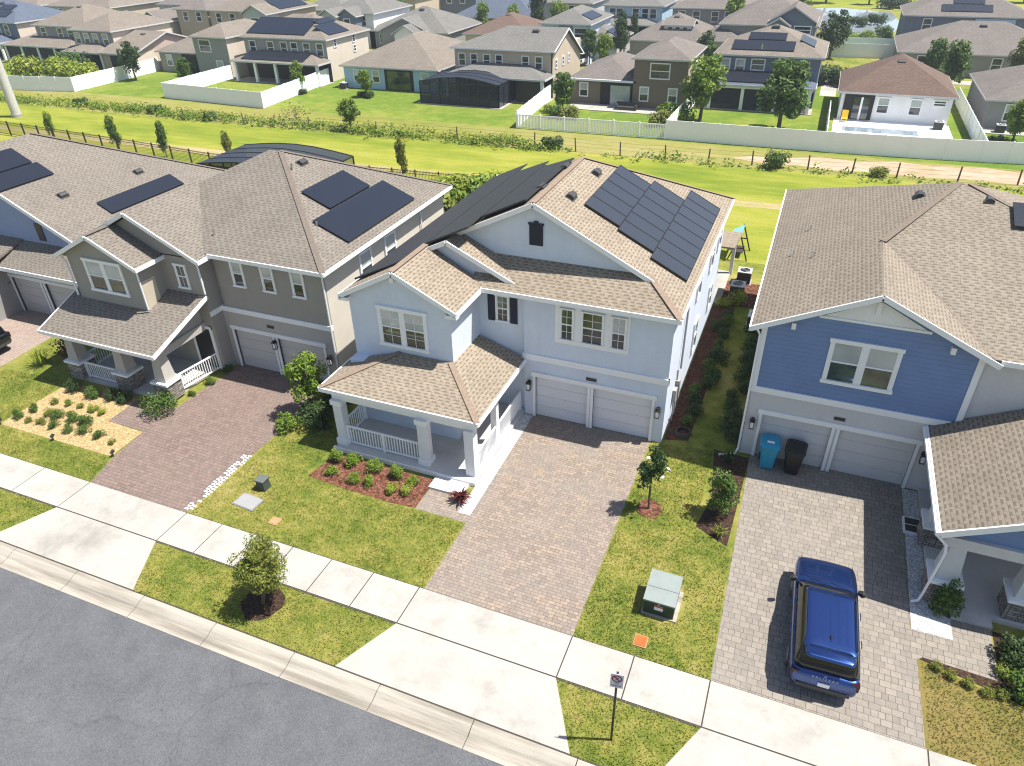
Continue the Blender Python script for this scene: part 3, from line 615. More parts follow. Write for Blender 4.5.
# ------------------------------------------------------------------ left house (taupe)
G = thing('two_storey_house', 'taupe two-storey house with tapered stone-based porch columns and golden mulch bed in front', 'house', (-25, 30, 0))
w = MB(); LW = M['w_left']
w.box(-31.5, -18.9, 23.65, 35.2, 2.95, 6.1).box(-31.5, -25, 22.75, 23.65, 0, 6.05)
w.ext(front(22.75), [(-31.5, 6.0), (-25.0, 6.0), (-28.3, 7.75)], -.3, 0)
w.ext(front(21.4), [(-31.6, 2.6), (-27.3, 2.6), (-27.3, 5.95), (-29.45, 7.05), (-31.6, 5.95)], -1.5, 0)
w.box(-24.75, -18.75, 23.5, 23.65, 3.35, 6.1)
w.build('wall', LW, G)
MB().box(-18.9, -18.75, 23.66, 35.2, 0, 6.1).build('sun_tinted_side_wall', M['w_leftside'], G)  # lighter body stucco; sunlight on this side is partly in its colour
w = MB(); w.box(-31.5, -18.9, 23.65, 35.15, 0, 2.95)
for a, c in ((-25, -24.55), (-22.25, -21.95), (-19.35, -18.76)): w.box(a, c, 23.5, 23.65, 0, 2.15)
w.box(-25, -18.76, 23.5, 23.65, 2.15, 3.1)
w.build('ground_floor_wall', M['w_leftlow'], G)
MB().ob(front(23.5), -25.0, -18.7, 3.1, 3.35, -.12, .06).ob(east(-25.0), 22.7, 23.5, 3.1, 3.35, 0, .06).build('band_course', M['white'], G)
garage_trim(G, front(23.5), [(-24.55, -22.25), (-21.95, -19.35)], 2.15)
garage_door(G, front(23.6), -24.55, -22.25, 2.15, M['garage_l']); garage_door(G, front(23.6), -21.95, -19.35, 2.15, M['garage_l'])
lantern(G, front(23.5), -22.1, 1.7); lantern(G, front(23.5), -19.05, 1.45)
MB().ob(front(23.5), -22.45, -22.05, 2.6, 2.74, 0, .03).build('house_number_plate', M['black'], G)
for x in (-23.45, -21.75, -20.1): window(G, front(23.5), x-.27, x+.27, 4.66, 5.86, .09, 1, (0, 0), 'blind', 'glass')
sl = .415
r = MB(); ap, aq = (-25.0, 29.9, 9.02), (-25.7, 29.9, 9.02)
c = [(-31.9, 23.1, 6.2), (-18.35, 23.1, 6.2), (-18.35, 35.6, 6.2), (-31.9, 35.6, 6.2)]
r.slab([c[0], c[1], ap, aq]).slab([c[1], c[2], ap]).slab([c[2], c[3], aq, ap]).slab([c[3], c[0], aq])
r.slab([(-28.3, 22.4, 7.95), (-24.6, 22.4, 6.1), (-24.6, 23.7, 6.1), (-28.3, 27.6, 7.95)]).slab([(-28.3, 22.4, 7.95), (-28.3, 27.6, 7.95), (-32.0, 23.6, 6.1), (-32.0, 22.4, 6.1)])
r.slab([(-29.45, 21.05, 7.2), (-26.95, 21.05, 5.95), (-26.95, 22.8, 5.95), (-29.45, 24.0, 7.2)]).slab([(-29.45, 21.05, 7.2), (-29.45, 24.0, 7.2), (-31.95, 22.9, 5.95), (-31.95, 21.05, 5.95)])
lr = r.build('roof', M['sh_left'], G)
MB().beam((-18.35, 23.1, 6.22), (ap[0], ap[1], ap[2]+.02), .26, .012).build('ridge_cap', M['cap_left'], lr)
MB().beam((-18.35, 35.6, 6.22), (ap[0], ap[1], ap[2]+.02), .26, .012).build('ridge_cap', M['cap_left'], lr)
MB().beam((-29.45, 21.05, 7.22), (-29.45, 23.4, 7.22), .26, .012).build('ridge_cap', M['cap_left'], lr)
fascia(lr, [((-24.6, 23.07, 6.2), (-18.32, 23.07, 6.2)), ((-18.32, 23.07, 6.2), (-18.32, 35.6, 6.2)), ((-28.3, 22.38, 7.95), (-24.58, 22.38, 6.1)), ((-32.0, 22.38, 6.1), (-28.3, 22.38, 7.95)), ((-24.58, 22.38, 6.1), (-24.58, 23.2, 6.1)),
            ((-29.45, 21.03, 7.2), (-26.93, 21.03, 5.95)), ((-31.97, 21.03, 5.95), (-29.45, 21.03, 7.2)), ((-26.93, 21.03, 5.95), (-26.93, 22.75, 5.95)), ((-31.97, 21.03, 5.95), (-31.97, 22.7, 5.95))], .18, .06, drop=.085)
Re = lambda x, y=0: 6.2+(-18.35-x)*.424
for q in ((-22.25, -20.72, 27.5, 31.1), (-20.62, -18.8, 25.9, 32.2)): pv(G, Re, q, 1, m='solarfar')
vent(lr, -23.8, 29.9, Re(-23.8), -.42); stack(lr, -23.7, 28.9, Re(-23.7), .3); stack(lr, -20.4, 25.9, Re(-20.4), .2); stack(lr, -25.0, 24.2, 6.65, .25)
window(G, front(21.4), -30.45, -28.35, 4.35, 5.75, .12, 2, (0, 0), 'blind', 'greenglass')
window(G, front(22.75), -26.35, -25.85, 4.5, 5.55, .09, 1, (2, 0), 'glass', 'glass')
MB().ob(east(-27.3), 21.4, 22.2, 3.5, 5.1, 0, .03).build('siding_panel', M['sid_grey'], G)
E3 = east(-18.75)
for y in (26.9, 29.2): farwin(G, E3, y, 4.2, .85, 1.4, up='blind')
downspout(G, [(-18.6, 23.4, 6.0), (-18.68, 23.42, 5.7), (-18.68, 23.42, .2), (-18.55, 23.2, .08)]); downspout(G, [(-18.66, 32.4, 6.0), (-18.66, 32.4, .2)])
downspout(G, [(-27.0, 21.15, 5.8), (-27.22, 21.3, 5.6), (-27.22, 21.3, 3.75)]); downspout(G, [(-24.9, 22.6, 6.0), (-24.95, 22.7, 5.6), (-24.95, 22.7, 4.3)])
downspout(G, [(-31.7, 21.2, 5.8), (-31.65, 21.3, 5.5), (-31.65, 21.3, 3.8)])
MB().box(-31.7, -25.6, 19.6, 22.75, -.05, .15).box(-26.9, -25.6, 22.3, 22.75, .15, .16).build('porch_floor', M['porchfloor'], G)
pr = MB().slab([(-32.3, 19.2, 2.82), (-25.25, 19.2, 2.82), (-25.0, 22.8, 4.2), (-32.3, 22.8, 4.2)], .14).build('porch_roof', M['sh_left'], G)
fascia(pr, [((-32.33, 19.17, 2.82), (-25.22, 19.17, 2.82)), ((-25.22, 19.17, 2.82), (-24.97, 22.8, 4.2)), ((-32.33, 19.17, 2.82), (-32.33, 22.8, 4.2))], .18, .06, drop=.085)
MB().box(-32.0, -25.55, 19.6, 19.95, 2.3, 2.68).box(-25.9, -25.55, 19.95, 22.75, 2.3, 2.68).ext(east(-25.7), [(19.95, 2.66), (22.75, 2.66), (22.75, 3.9)], -.15, 0).build('porch_beam', M['w_leftlow'], G)
def tcol(par, x, y, z0, z1, m='w_leftlow', sh=.95):
    b = MB(); a, c = .33, .22
    o = b.hull([(x-a, y-a, z0+sh), (x+a, y-a, z0+sh), (x+a, y+a, z0+sh), (x-a, y+a, z0+sh)], [(x-c, y-c, z1), (x+c, y-c, z1), (x+c, y+c, z1), (x-c, y+c, z1)]).build('porch_column', M[m], par)
    k = .44; MB().box(x-k, x+k, y-k, y+k, z0, z0+sh-.08).build('stone_base', M['stone'], o)
    MB().box(x-k-.06, x+k+.06, y-k-.06, y+k+.06, z0+sh-.08, z0+sh+.03).build('base_cap', M['white'], o)
    return o
for x in (-31.35, -28.25, -25.85): tcol(G, x, 19.95, .1, 2.45)
railing(G, (-30.9, 19.8), (-28.7, 19.8), .85, .15); railing(G, (-31.5, 20.4), (-31.5, 22.6), .85, .15); railing(G, (-25.6, 20.4), (-25.15, 23.3), .9, .15)
MB().ob(front(22.75), -26.4, -25.35, .15, 2.35, 0, .05).build('front_door', M['black'], G); MB().ob(front(22.75), -26.55, -26.4, .15, 2.5, 0, .06).ob(front(22.75), -25.35, -25.2, .15, 2.5, 0, .06).ob(front(22.75), -26.55, -25.2, 2.35, 2.5, 0, .07).build('door_frame', M['white'], G)
# ------------------------------------------------------------------ far-left house
K = thing('single_storey_house', 'long single-storey house with deep blue front gable and black roof panels at the left edge', 'house', (-42, 30, 0))
w = MB(); Lk = lambda x, y=0: 3.05+.5*(-33.2-x)
w.box(-54, -33.6, 25.2, 40.6, 0, 3.0)
for a, c in ((-54, -40.75), (-38.45, -38.1), (-35.8, -33.6)): w.box(a, c, 24.0, 25.2, 0, 2.2)
w.box(-54, -33.6, 24.0, 25.2, 2.2, 3.0); w.box(-44.6, -40.9, 22.2, 24.0, 0, 3.0)
w.build('wall', M['w_grey'], K)
MB().ext(front(25.3), [(-54, 2.9), (-33.6, 2.9), (-43.7, 7.95)], -.3, 0).build('gable_wall', M['w_fl'], K)
r = MB(); r.slab([(-43.8, 25.0, 8.35), (-33.2, 25.0, 3.05), (-33.2, 41.0, 3.05), (-43.8, 30.3, 8.35)]).slab([(-43.8, 30.3, 8.35), (-54.4, 41, 3.05), (-54.4, 25.0, 3.05), (-43.8, 25.0, 8.35)]).slab([(-33.2, 41, 3.05), (-54.4, 41, 3.05), (-43.8, 30.3, 8.35)])
r.slab([(-44.8, 23.4, 3.05), (-33.2, 23.4, 3.05), (-33.2, 25.4, 3.95), (-44.8, 25.4, 3.95)]); r.slab([(-45, 22, 3.0), (-40.5, 22, 3.0), (-40.5, 25.4, 4.0), (-45, 25.4, 4.0)])
kr = r.build('roof', M['sh_left'], K)
MB().beam((-43.8, 30.3, 8.38), (-33.2, 41, 3.08), .26, .012).build('ridge_cap', M['cap_left'], kr)
fascia(kr, [((-43.8, 24.98, 8.35), (-33.2, 24.98, 3.05)), ((-54.4, 24.98, 3.05), (-43.8, 24.98, 8.35)), ((-40.5, 23.38, 3.05), (-33.2, 23.38, 3.05)), ((-33.2, 23.38, 3.05), (-33.2, 41, 3.05)), ((-45, 21.98, 3.0), (-40.48, 21.98, 3.0)), ((-40.48, 21.98, 3.0), (-40.48, 23.38, 3.0))], .22, .06)
for q in ((-37.65, -36.65, 28.4, 34.1), (-41.55, -40.45, 24.9, 28.5), (-43.0, -41.65, 25.3, 28.3)): pv(K, Lk, q, 1, m='solarfar')
vent(kr, -38.97, 27.5, Lk(-38.97), -.5); vent(kr, -38.7, 32.7, Lk(-38.7), -.5)
garage_trim(K, front(24.0), [(-40.75, -38.45), (-38.1, -35.8)], 2.2)
for a in (-40.75, -38.1): garage_door(K, front(24.1), a, a+2.3, 2.2, M['garage_l'])
lantern(K, front(24.0), -41.0, 1.6); MB().ob(front(24.0), -38.5, -38.1, 2.55, 2.7, 0, .03).build('house_number_plate', M['black'], K)
MB().ob(front(25.3), -39.0, -38.5, 4.1, 5.1, 0, .05).build('gable_louvre', M['black'], K)
downspout(K, [(-34.0, 23.5, 2.9), (-34.0, 23.9, 2.4), (-34.0, 23.9, .2)])
MB().box(-44.6, -41.2, 20.8, 23.9, 0, .1).build('porch_floor', M['conc'], K)
# ------------------------------------------------------------------ right house (blue siding)
Q = thing('two_storey_house', 'house with deep blue clapboard gable over a grey double garage', 'house', (4, 31, 0))
yq = 25.2; F = front(yq)
MB().ext(F, [(-.4, 3.3), (6.8, 3.3), (6.8, 6.05), (3.2, 7.8), (-.4, 6.05)], -2.5, 0).build('gable_wall', M['sid_blue'], Q)
w = MB()
for a, c in ((-.4, .2), (2.78, 3.08), (5.72, 6.8)): w.box(a, c, yq, yq+.2, 0, 2.12)
w.box(-.4, 6.8, yq, yq+.2, 2.12, 3.1).box(-.4, 6.8, yq+.2, yq+12.5, 0, 3.3).box(-.38, 14, yq+2.4, yq+12.5, 3.3, 6.0)
w.build('wall', M['w_rlow'], Q)
MB().box(6.85, 14, yq+.1, yq+3, 0, 6.2).box(7.0, 14, yq+.1, yq+12.4, 0, 3.3).build('side_wing_wall', M['w_rgrey'], Q)
MB().ob(F, -.45, 6.85, 3.08, 3.34, -.05, .05).build('band_course', M['white'], Q)
for a in (-.44, 6.63): MB().ob(F, a, a+.2, 3.34, 6.1, -.05, .04).build('corner_board', M['white'], Q)
MB().ext(F, [(1.45, 6.72), (4.95, 6.72), (3.2, 7.6)], 0, .03).build('gable_infill', M['w_white'], Q)
MB().ob(F, 1.4, 5.0, 6.66, 6.76, 0, .06).ob(F, 3.13, 3.27, 7.1, 7.6, 0, .12).ob(F, .55, .7, 6.1, 6.35, 0, .2).ob(F, 5.7, 5.85, 6.1, 6.35, 0, .2).build('gable_bracket', M['white'], Q)
fq = lambda x, y: 6.2+.335*(y-24.9)
lq = lambda x, y=0: 6.04+.47*(x+.83)
r = MB()
r.slab([(3.2, 24.85, 7.97), (-.83, 24.85, 6.04), (-.83, 41.3, 6.04), (5.95, 34.2, 9.25), (3.25, 29.9, 7.97)])
r.slab([(3.2, 24.85, 7.97), (7.2, 24.85, 6.08), (7.2, 25.3, 6.08), (3.25, 30.3, 7.97)])
r.slab([(7.0, 24.95, 6.2), (16, 24.95, 6.2), (16, 27, 6.9), (6.3, 34.2, 9.25), (5.95, 34.2, 9.25), (3.1, 30.0, 7.9), (3.0, 29.0, 7.55)])
r.slab([(5.95, 34.2, 9.25), (-.83, 41.3, 6.04), (14, 41.3, 6.04), (6.5, 34.2, 9.25)]).slab([(6.3, 34.2, 9.25), (16, 26.5, 6.5), (16, 41.3, 6.0), (14, 41.3, 6.04)])
qr = r.build('roof', M['sh_right'], Q)
MB().beam((3.25, 29.9, 7.99), (5.95, 34.2, 9.27), .26, .012).build('ridge_cap', M['cap_right'], qr)
MB().beam((6.3, 34.2, 9.27), (12, 29.67, 7.65), .26, .012).build('ridge_cap', M['cap_right'], qr)
fascia(qr, [((3.2, 24.82, 7.97), (7.22, 24.82, 6.08)), ((-.85, 24.82, 6.04), (3.2, 24.82, 7.97)), ((-.86, 24.82, 6.04), (-.86, 41.3, 6.04)), ((7.2, 24.92, 6.2), (16, 24.92, 6.2))], .19, .06, drop=.085)
vent(qr, 4.6, 34.0, lq(4.6), .47); vent(qr, 7.0, 33.3, fq(0, 33.3)-.15, -.2)
for x, y in ((.6, 33.6), (.1, 31.0), (.9, 30.2)): stack(qr, x, y, lq(x), .25)
pv(Q, fq, (7.75, 9.5, 31.6, 33.0), 2, 0, m='solarfar')
window(Q, F, 2.1, 4.22, 4.2, 5.78, .13, 2, (0, 0), 'blind', 'greenglass')
garage_trim(Q, F, [(.2, 2.78), (3.08, 5.72)], 2.12)
garage_door(Q, front(yq+.1), .2, 2.78, 2.12, M['garage_r']); garage_door(Q, front(yq+.1), 3.08, 5.72, 2.12, M['garage_r'])
lantern(Q, F, -.12, 1.55); lantern(Q, F, 6.05, 1.55); MB().ob(F, 2.75, 3.15, 2.48, 2.62, 0, .03).build('house_number_plate', M['black'], Q)
downspout(Q, [(-.6, 25.0, 5.9), (-.46, 25.12, 5.6), (-.46, 25.12, .25), (-.55, 24.9, .1), (-1.15, 24.6, .1)])
# porch
MB().box(6.3, 14, 19.3, yq, -.05, .15).box(6.9, 8.05, 18.95, 19.3, -.05, .1).build('porch_floor', M['porchfloor'], Q)
pz = lambda x: 3.0+.52*(x-5.85)
pr = MB().slab([(5.85, 19.4, pz(5.85)), (9.2, 19.4, pz(9.2)), (9.2, 25.25, pz(9.2)), (5.85, 25.25, pz(5.85))]).slab([(9.2, 19.4, pz(9.2)), (12.7, 19.4, 3.0), (12.7, 25.25, 3.0), (9.2, 25.25, pz(9.2))]).build('porch_roof', M['sh_right'], Q)
fascia(pr, [((5.85, 19.38, 3.0), (9.2, 19.38, pz(9.2))), ((9.2, 19.38, pz(9.2)), (12.7, 19.38, 3.0)), ((5.83, 19.38, 3.0), (5.83, 25.2, 3.0))], .22, .06, drop=.08)
MB().tube([(5.77, 19.35, 2.93), (5.77, 25.15, 2.93)], .075, 8).build('gutter', M['white'], pr)
MB().ext(front(19.75), [(6.3, 2.75), (12.1, 2.75), (9.2, 4.25)], -.1, 0).build('porch_gable', M['sid_blue'], Q)
MB().box(6.1, 12.3, 19.6, 20.0, 2.35, 2.75).box(6.1, 6.5, 20, 25.1, 2.35, 2.75).build('porch_beam', M['w_rlow'], Q)
for x, y in ((6.55, 19.85), (8.75, 19.85), (6.55, 22.4)): tcol(Q, x, y, .1, 2.4, 'w_rlow', .9)
downspout(Q, [(5.8, 19.4, 2.85), (6.1, 19.35, 2.6), (6.15, 19.3, 2.3), (6.02, 19.32, .4), (5.95, 19.25, .15), (5.75, 19.2, .08)])
MB().box(7.2, 14, 24.0, 25.2, .15, 3.0).build('porch_wall', M['w_rgrey'], Q)

# ------------------------------------------------------------------ small things and plants
def lthing(name, label, cat, loc, group=None, rz=0, s=1):
    o = thing(name, label, cat, loc, group); BASE[o.name] = V((0, 0, 0)); o.rotation_euler = (0, 0, rz); o.scale = (s, s, s); return o
def attach(name, me, par):
    o = bpy.data.objects.new(name, me); C.objects.link(o); o.parent = par; BASE[o.name] = V((0, 0, 0)); return o
rnd = random.Random(11)
def rvec(r=rnd):
    while 1:
        v = V((r.uniform(-1, 1), r.uniform(-1, 1), r.uniform(-1, 1)))
        if .05 < v.length < 1: return v
def leaf(b, p, n, L_, W_):
    a = n.cross(rvec()).normalized(); c = n.cross(a).normalized()
    b.poly([p-a*L_/2, p+c*W_/2+n*L_*.08, p+a*L_/2, p-c*W_/2+n*L_*.08])
def leaves(b, centre, rad, n, size, up=.35, shell=.55):
    for _ in range(n):
        d = rvec(); d = d.normalized()*(shell+(1-shell)*rnd.random())**.8 if rnd.random() < .8 else d
        p = V(centre)+V((d.x*rad[0], d.y*rad[1], d.z*rad[2]))
        nn = (d.normalized()*.7+rvec()*.8+V((0, 0, up))).normalized(); k = size*rnd.uniform(.6, 1.3)
        leaf(b, p, nn, k, k*.55)
def crown_mesh(name, rx, rz, z0, clumps, per, size, mat_, cr=.38, top=0, taper=0):
    b = MB()
    for i in range(clumps):
        d = rvec(); d = d.normalized()*rnd.uniform(.35, .95)
        t = (d.z+1)/2; k = 1-taper*t
        c = V((d.x*rx*k, d.y*rx*k, z0+rz+d.z*rz)); r = cr*rx*rnd.uniform(.6, 1.15)
        leaves(b, c, (r, r, r*.8), per, size)
    me = b.mesh(name); me.materials.append(mat_); return me
def trunk_mesh(name, h, r, limbs, spread, m='bark'):
    b = MB(); b.tube([(0, 0, -.05), (.02*h, .01*h, h*.35), (-.01*h, .015*h, h*.7), (.01*h, 0, h)], [r*1.25, r, r*.7, r*.25], 8)
    for i in range(limbs):
        a = i*2.4+rnd.random(); z = h*rnd.uniform(.38, .75); q = spread*rnd.uniform(.6, 1)
        b.tube([(0, 0, z), (math.cos(a)*q*.5, math.sin(a)*q*.5, z+h*.13), (math.cos(a)*q, math.sin(a)*q, z+h*.3)], [r*.5, r*.35, r*.1], 5, False)
    me = b.mesh(name); me.materials.append(M[m]); return me
def tree(label, x, y, cm, tm, s=1, name='tree', cat='tree', group=None, rz=None):
    o = lthing(name, label, cat, (x, y, 0), group, rnd.uniform(0, 6) if rz is None else rz, s)
    if tm: attach('trunk', tm, o)
    attach('crown' if tm else 'foliage', cm, o); return o
def bush_mesh(name, r, h, clumps, per, size, mat_):
    b = MB()
    for i in range(clumps):
        a = rnd.uniform(0, 6.28); q = r*math.sqrt(rnd.random())*.8; z = h*(.35+.45*rnd.random())*(1-.35*q/r)
        leaves(b, (math.cos(a)*q, math.sin(a)*q, z), (r*.38, r*.38, h*.32), per, size, .5)
    leaves(b, (0, 0, h*.48), (r*.5, r*.5, h*.48), per*2, size, .5, .1)
    for v in b.v: v.z = max(v.z, .015)
    me = b.mesh(name); me.materials.append(mat_); return me
def blade_mesh(name, n, h, r, w, mat_, droop=.5):
    b = MB()
    for i in range(n):
        a = rnd.uniform(0, 6.28); hh = h*rnd.uniform(.6, 1.1); q = r*rnd.uniform(.2, 1.1); d = V((math.cos(a), math.sin(a), 0)); s = V((-d.y, d.x, 0))*w/2
        p0 = d*q*.12; p1 = d*q*.5+V((0, 0, hh*.8)); p2 = d*q+V((0, 0, hh*(1-droop*rnd.random())))
        b.poly([p0-s, p0+s, p1+s, p1-s]); b.poly([p1-s, p1+s, p2])
    me = b.mesh(name); me.materials.append(mat_); return me
# near trees
tree('small round-crowned olive green street tree in the verge by the road', -13.95, 11.55, crown_mesh('crown', .80, 1.22, .5, 70, 170, .085, L['olive'], .40), trunk_mesh('trunk', 2.4, .055, 7, .5), 1, 'street_tree', rz=0).rotation_euler = (R(-3), R(9), 0)
cm = crown_mesh('crown', .58, 1.0, .95, 30, 60, .125, L['dark'], .42, taper=.45)
o = tree('slim young tree with white blooms in red mulch beside the tan paver driveway', -3.12, 20.5, cm, trunk_mesh('trunk', 2.6, .035, 5, .35), 1.05, 'flowering_tree')
fb = MB()
for p in ((-.45, -.35, 1.9), (.1, -.5, 1.85), (-.1, .2, 2.4)):
    for i in range(9): leaf(fb, V(p)+rvec()*.05, (rvec()+V((0, 0, 1))).normalized(), .12, .08)
me = fb.mesh('blossom'); me.materials.append(M['white']); attach('blossom', me, o)
tree('dense leafy shrub as tall as a person by the edge of the grey driveway', -.62, 21.1, crown_mesh('crown', .66, 1.05, .15, 36, 75, .11, L['mid'], .42, taper=.3), trunk_mesh('trunk', 1.9, .04, 6, .4), 1.0, 'shrub', 'shrub')
tree('tall bright shrub between the taupe garage and the pale blue porch', -18.75, 21.2, crown_mesh('crown', .85, 1.5, .4, 50, 90, .125, L['bright'], .4, taper=.35), trunk_mesh('trunk', 2.9, .05, 7, .5), 1.1, 'shrub', 'shrub')
def bush(label, x, y, me, s=1, name='bush', cat='bush', group=None, rz=None):
    o = bpy.data.objects.new(name, me); C.objects.link(o); o.location = (x, y, 0); o.scale = (s, s, s*rnd.uniform(.9, 1.1)); o.rotation_euler = (0, 0, rnd.uniform(0, 6) if rz is None else rz)
    o['label'] = label; o['category'] = cat
    if group: o['group'] = group
    return o
def bmesh_o(*a): return bush_mesh(*a)
BM = {k: [bush_mesh('bush', .5, .75, 14, 75, .085, L[k]) for _ in range(2)] for k in ('mid', 'dark', 'bright', 'olive', 'yellow')}
bush('dark green undergrowth at the foot of the tall bright shrub by the porch', -18.1, 20.6, BM['dark'][0], 1.7, 'shrub', 'shrub')
bush('low bright green bush at the driveway edge left of the pale blue porch', -19.15, 19.9, BM['bright'][0], 1.15)
bush('spiky fan palm seedling in shade beside the pale blue porch', -17.75, 20.4, blade_mesh('palm', 60, .9, .8, .05, L['dark']), 1, 'palm_plant', 'plant')
bush('dark leafy bush behind the tall shrub near the cream sunlit side wall', -18.2, 22.1, BM['dark'][1], 1.5)
lab = ['rounded green bush by the left porch column in red mulch', 'second bush from the left along the porch railing in red mulch', 'bush in red mulch below the middle of the porch railing', 'bush in red mulch just left of the middle porch column', 'bush in red mulch nearest the porch step']
for (x, y), l in zip([(-15.85, 18.72), (-15.05, 18.8), (-14.05, 18.72), (-13.0, 18.72), (-12.15, 18.6)], lab): bush(l, x, y, BM['bright'][int(x) % 2], .78 if x < -12.5 else .55, 'bush', 'bush', 'bushes along the porch railing')
lab = ['leftmost low plant on the lawn edge of the red mulch bed', 'second low plant on the lawn edge of the red mulch', 'third low plant on the lawn edge of the red mulch', 'fourth low plant on the lawn edge of the red mulch', 'low plant at the red mulch corner nearest the walkway']
for (x, y), l in zip([(-15.5, 17.95), (-14.48, 17.85), (-13.75, 17.9), (-12.64, 17.85), (-12.05, 18.0)], lab): bush(l, x, y, BM['yellow' if x > -13 else 'bright'][int(x) % 2], .62, 'low_plant', 'plant', 'low plants along the front of the red mulch bed')
bush('burgundy spiky cordyline at the porch corner by white gravel', -9.95, 18.35, blade_mesh('cordyline', 70, .5, .5, .07, L['red']), 1, 'cordyline', 'plant')
gb = [(-31.07, 16.86), (-31.3, 16.11), (-30.6, 16.12), (-29.89, 16.22), (-30.77, 17.65), (-29.96, 17.75), (-29.24, 17.81), (-30.17, 16.86), (-29.51, 16.85), (-28.73, 16.82), (-29.06, 16.23), (-28.22, 16.17), (-27.89, 16.88), (-27.43, 16.35), (-26.52, 16.41), (-25.66, 16.26), (-28.5, 17.82), (-27.83, 17.74)]
gs = [.55, .6, .4, .5, .45, .45, .4, .5, .7, .75, .55, .5, .75, .65, .6, .35, .5, .45]
gm = ['mid', 'mid', 'olive', 'olive', 'olive', 'bright', 'olive', 'olive', 'mid', 'mid', 'mid', 'mid', 'mid', 'mid', 'mid', 'olive', 'yellow', 'yellow']
for (x, y), s, k in zip(gb, gs, gm): bush('small bush dotted in the golden mulch bed before the taupe house', x, y, BM[k][int(x*7) % 2], s, 'small_bush', 'bush', 'small bushes in the golden mulch bed')
for (x, y), k, l in zip([(-30.75, 18.75), (-29.5, 18.75), (-28.4, 18.9), (-27.7, 18.9)], ['dark', 'mid', 'dark', 'dark'], ['dark shrub below the left stone column of the taupe porch', 'mid green shrub under the taupe porch railing', 'dark shrub left of the middle stone column', 'dark shrub in front of the middle stone column']): bush(l, x, y, BM[k][0], .85, 'shrub', 'shrub', 'shrubs along the taupe porch')
bush('big rounded green shrub beside the right stone column of the taupe porch', -25.35, 18.85, bush_mesh('shrub', .75, 1.0, 20, 50, .11, L['mid']), 1.05, 'shrub', 'shrub')
bush('red-flowered plant by the taupe porch side railing', -25.05, 20.4, BM['mid'][1], .45, 'flowering_plant', 'plant'); bush('bushy potted-looking plant halfway along the taupe side railing', -25.0, 21.6, BM['mid'][0], .6, 'flowering_plant', 'plant'); bush('dark plant by the taupe garage corner', -24.95, 22.8, BM['dark'][0], .6, 'flowering_plant', 'plant')
bush('fountain of pale ornamental grass left of the taupe porch', -34.4, 19.95, blade_mesh('grass_clump', 160, .9, .8, .025, L['yellow']), 1.1, 'ornamental_grass', 'plant')
bush('burgundy-leaved shrub left of the taupe porch', -34.0, 21.0, bush_mesh('shrub', .6, 1.5, 12, 28, .14, L['red']), 1, 'shrub', 'shrub')
bush('leafy vine bush climbing the left stone column of the blue clapboard house', 6.72, 19.2, bush_mesh('vine', .42, 1.5, 26, 46, .12, L['mid']), 1, 'climbing_plant', 'plant')
for (x, y), k, s, l in zip([(8.5, 17.9), (8.6, 16.9), (8.2, 17.3), (9.4, 17.4)], ['dark', 'mid', 'yellow', 'mid'], [1.3, 1.2, .6, 1.3], ['dark bush at the right frame edge by the stone base', 'green bush at the right frame edge nearest the dry lawn', 'yellow-leaved plant beside the paver path', 'green bush furthest right in the dark mulch']): bush(l, x, y, BM[k][0], s)
for (x, y), l in zip([(6.3, 16.8), (6.65, 16.62), (7.1, 16.5), (7.6, 16.45), (7.95, 16.5)], ['low edging plant next to the grey driveway', 'second low edging plant from the grey driveway', 'middle low edging plant along the dry lawn', 'fourth low edging plant from the driveway', 'low edging plant nearest the green bushes']): bush(l, x, y, BM['olive'][0], .42, 'edging_plant', 'plant', 'edging plants along the dry lawn')
y = 26.4; i = 0
while y < 37.5:
    bush('bush in the row along the white side wall of the pale blue house', -2.6+rnd.uniform(-.35, .3), y, BM['dark' if i % 3 else 'mid'][i % 2], rnd.uniform(.65, 1.2), 'bush', 'bush', 'bushes along the sunlit side wall'); y += .82; i += 1
y = 25.8; i = 0
while y < 36:
    bush('dark bush in the shaded row along the blue clapboard house', -.95+rnd.uniform(-.3, .25), y, BM['dark'][i % 2], rnd.uniform(.7, 1.25), 'bush', 'bush', 'bushes along the shaded side wall'); y += .8; i += 1
bush('grassy clump on dark mulch near the driveway edge', -.45, 20.0, blade_mesh('grass_clump', 70, .45, .4, .03, L['olive']), 1, 'grass_clump', 'plant'); bush('dark grass tuft by the corner of the blue clapboard house', -.75, 24.4, blade_mesh('grass_clump', 90, .5, .5, .03, L['dark']), 1, 'grass_clump', 'plant')
bush('yellow-leaved bush in front of the air conditioning units', -2.3, 38.9, BM['yellow'][0], 1.2); bush('orange-yellow bush behind the pale blue house near its air conditioners', -2.9, 38.2, BM['yellow'][1], .9)
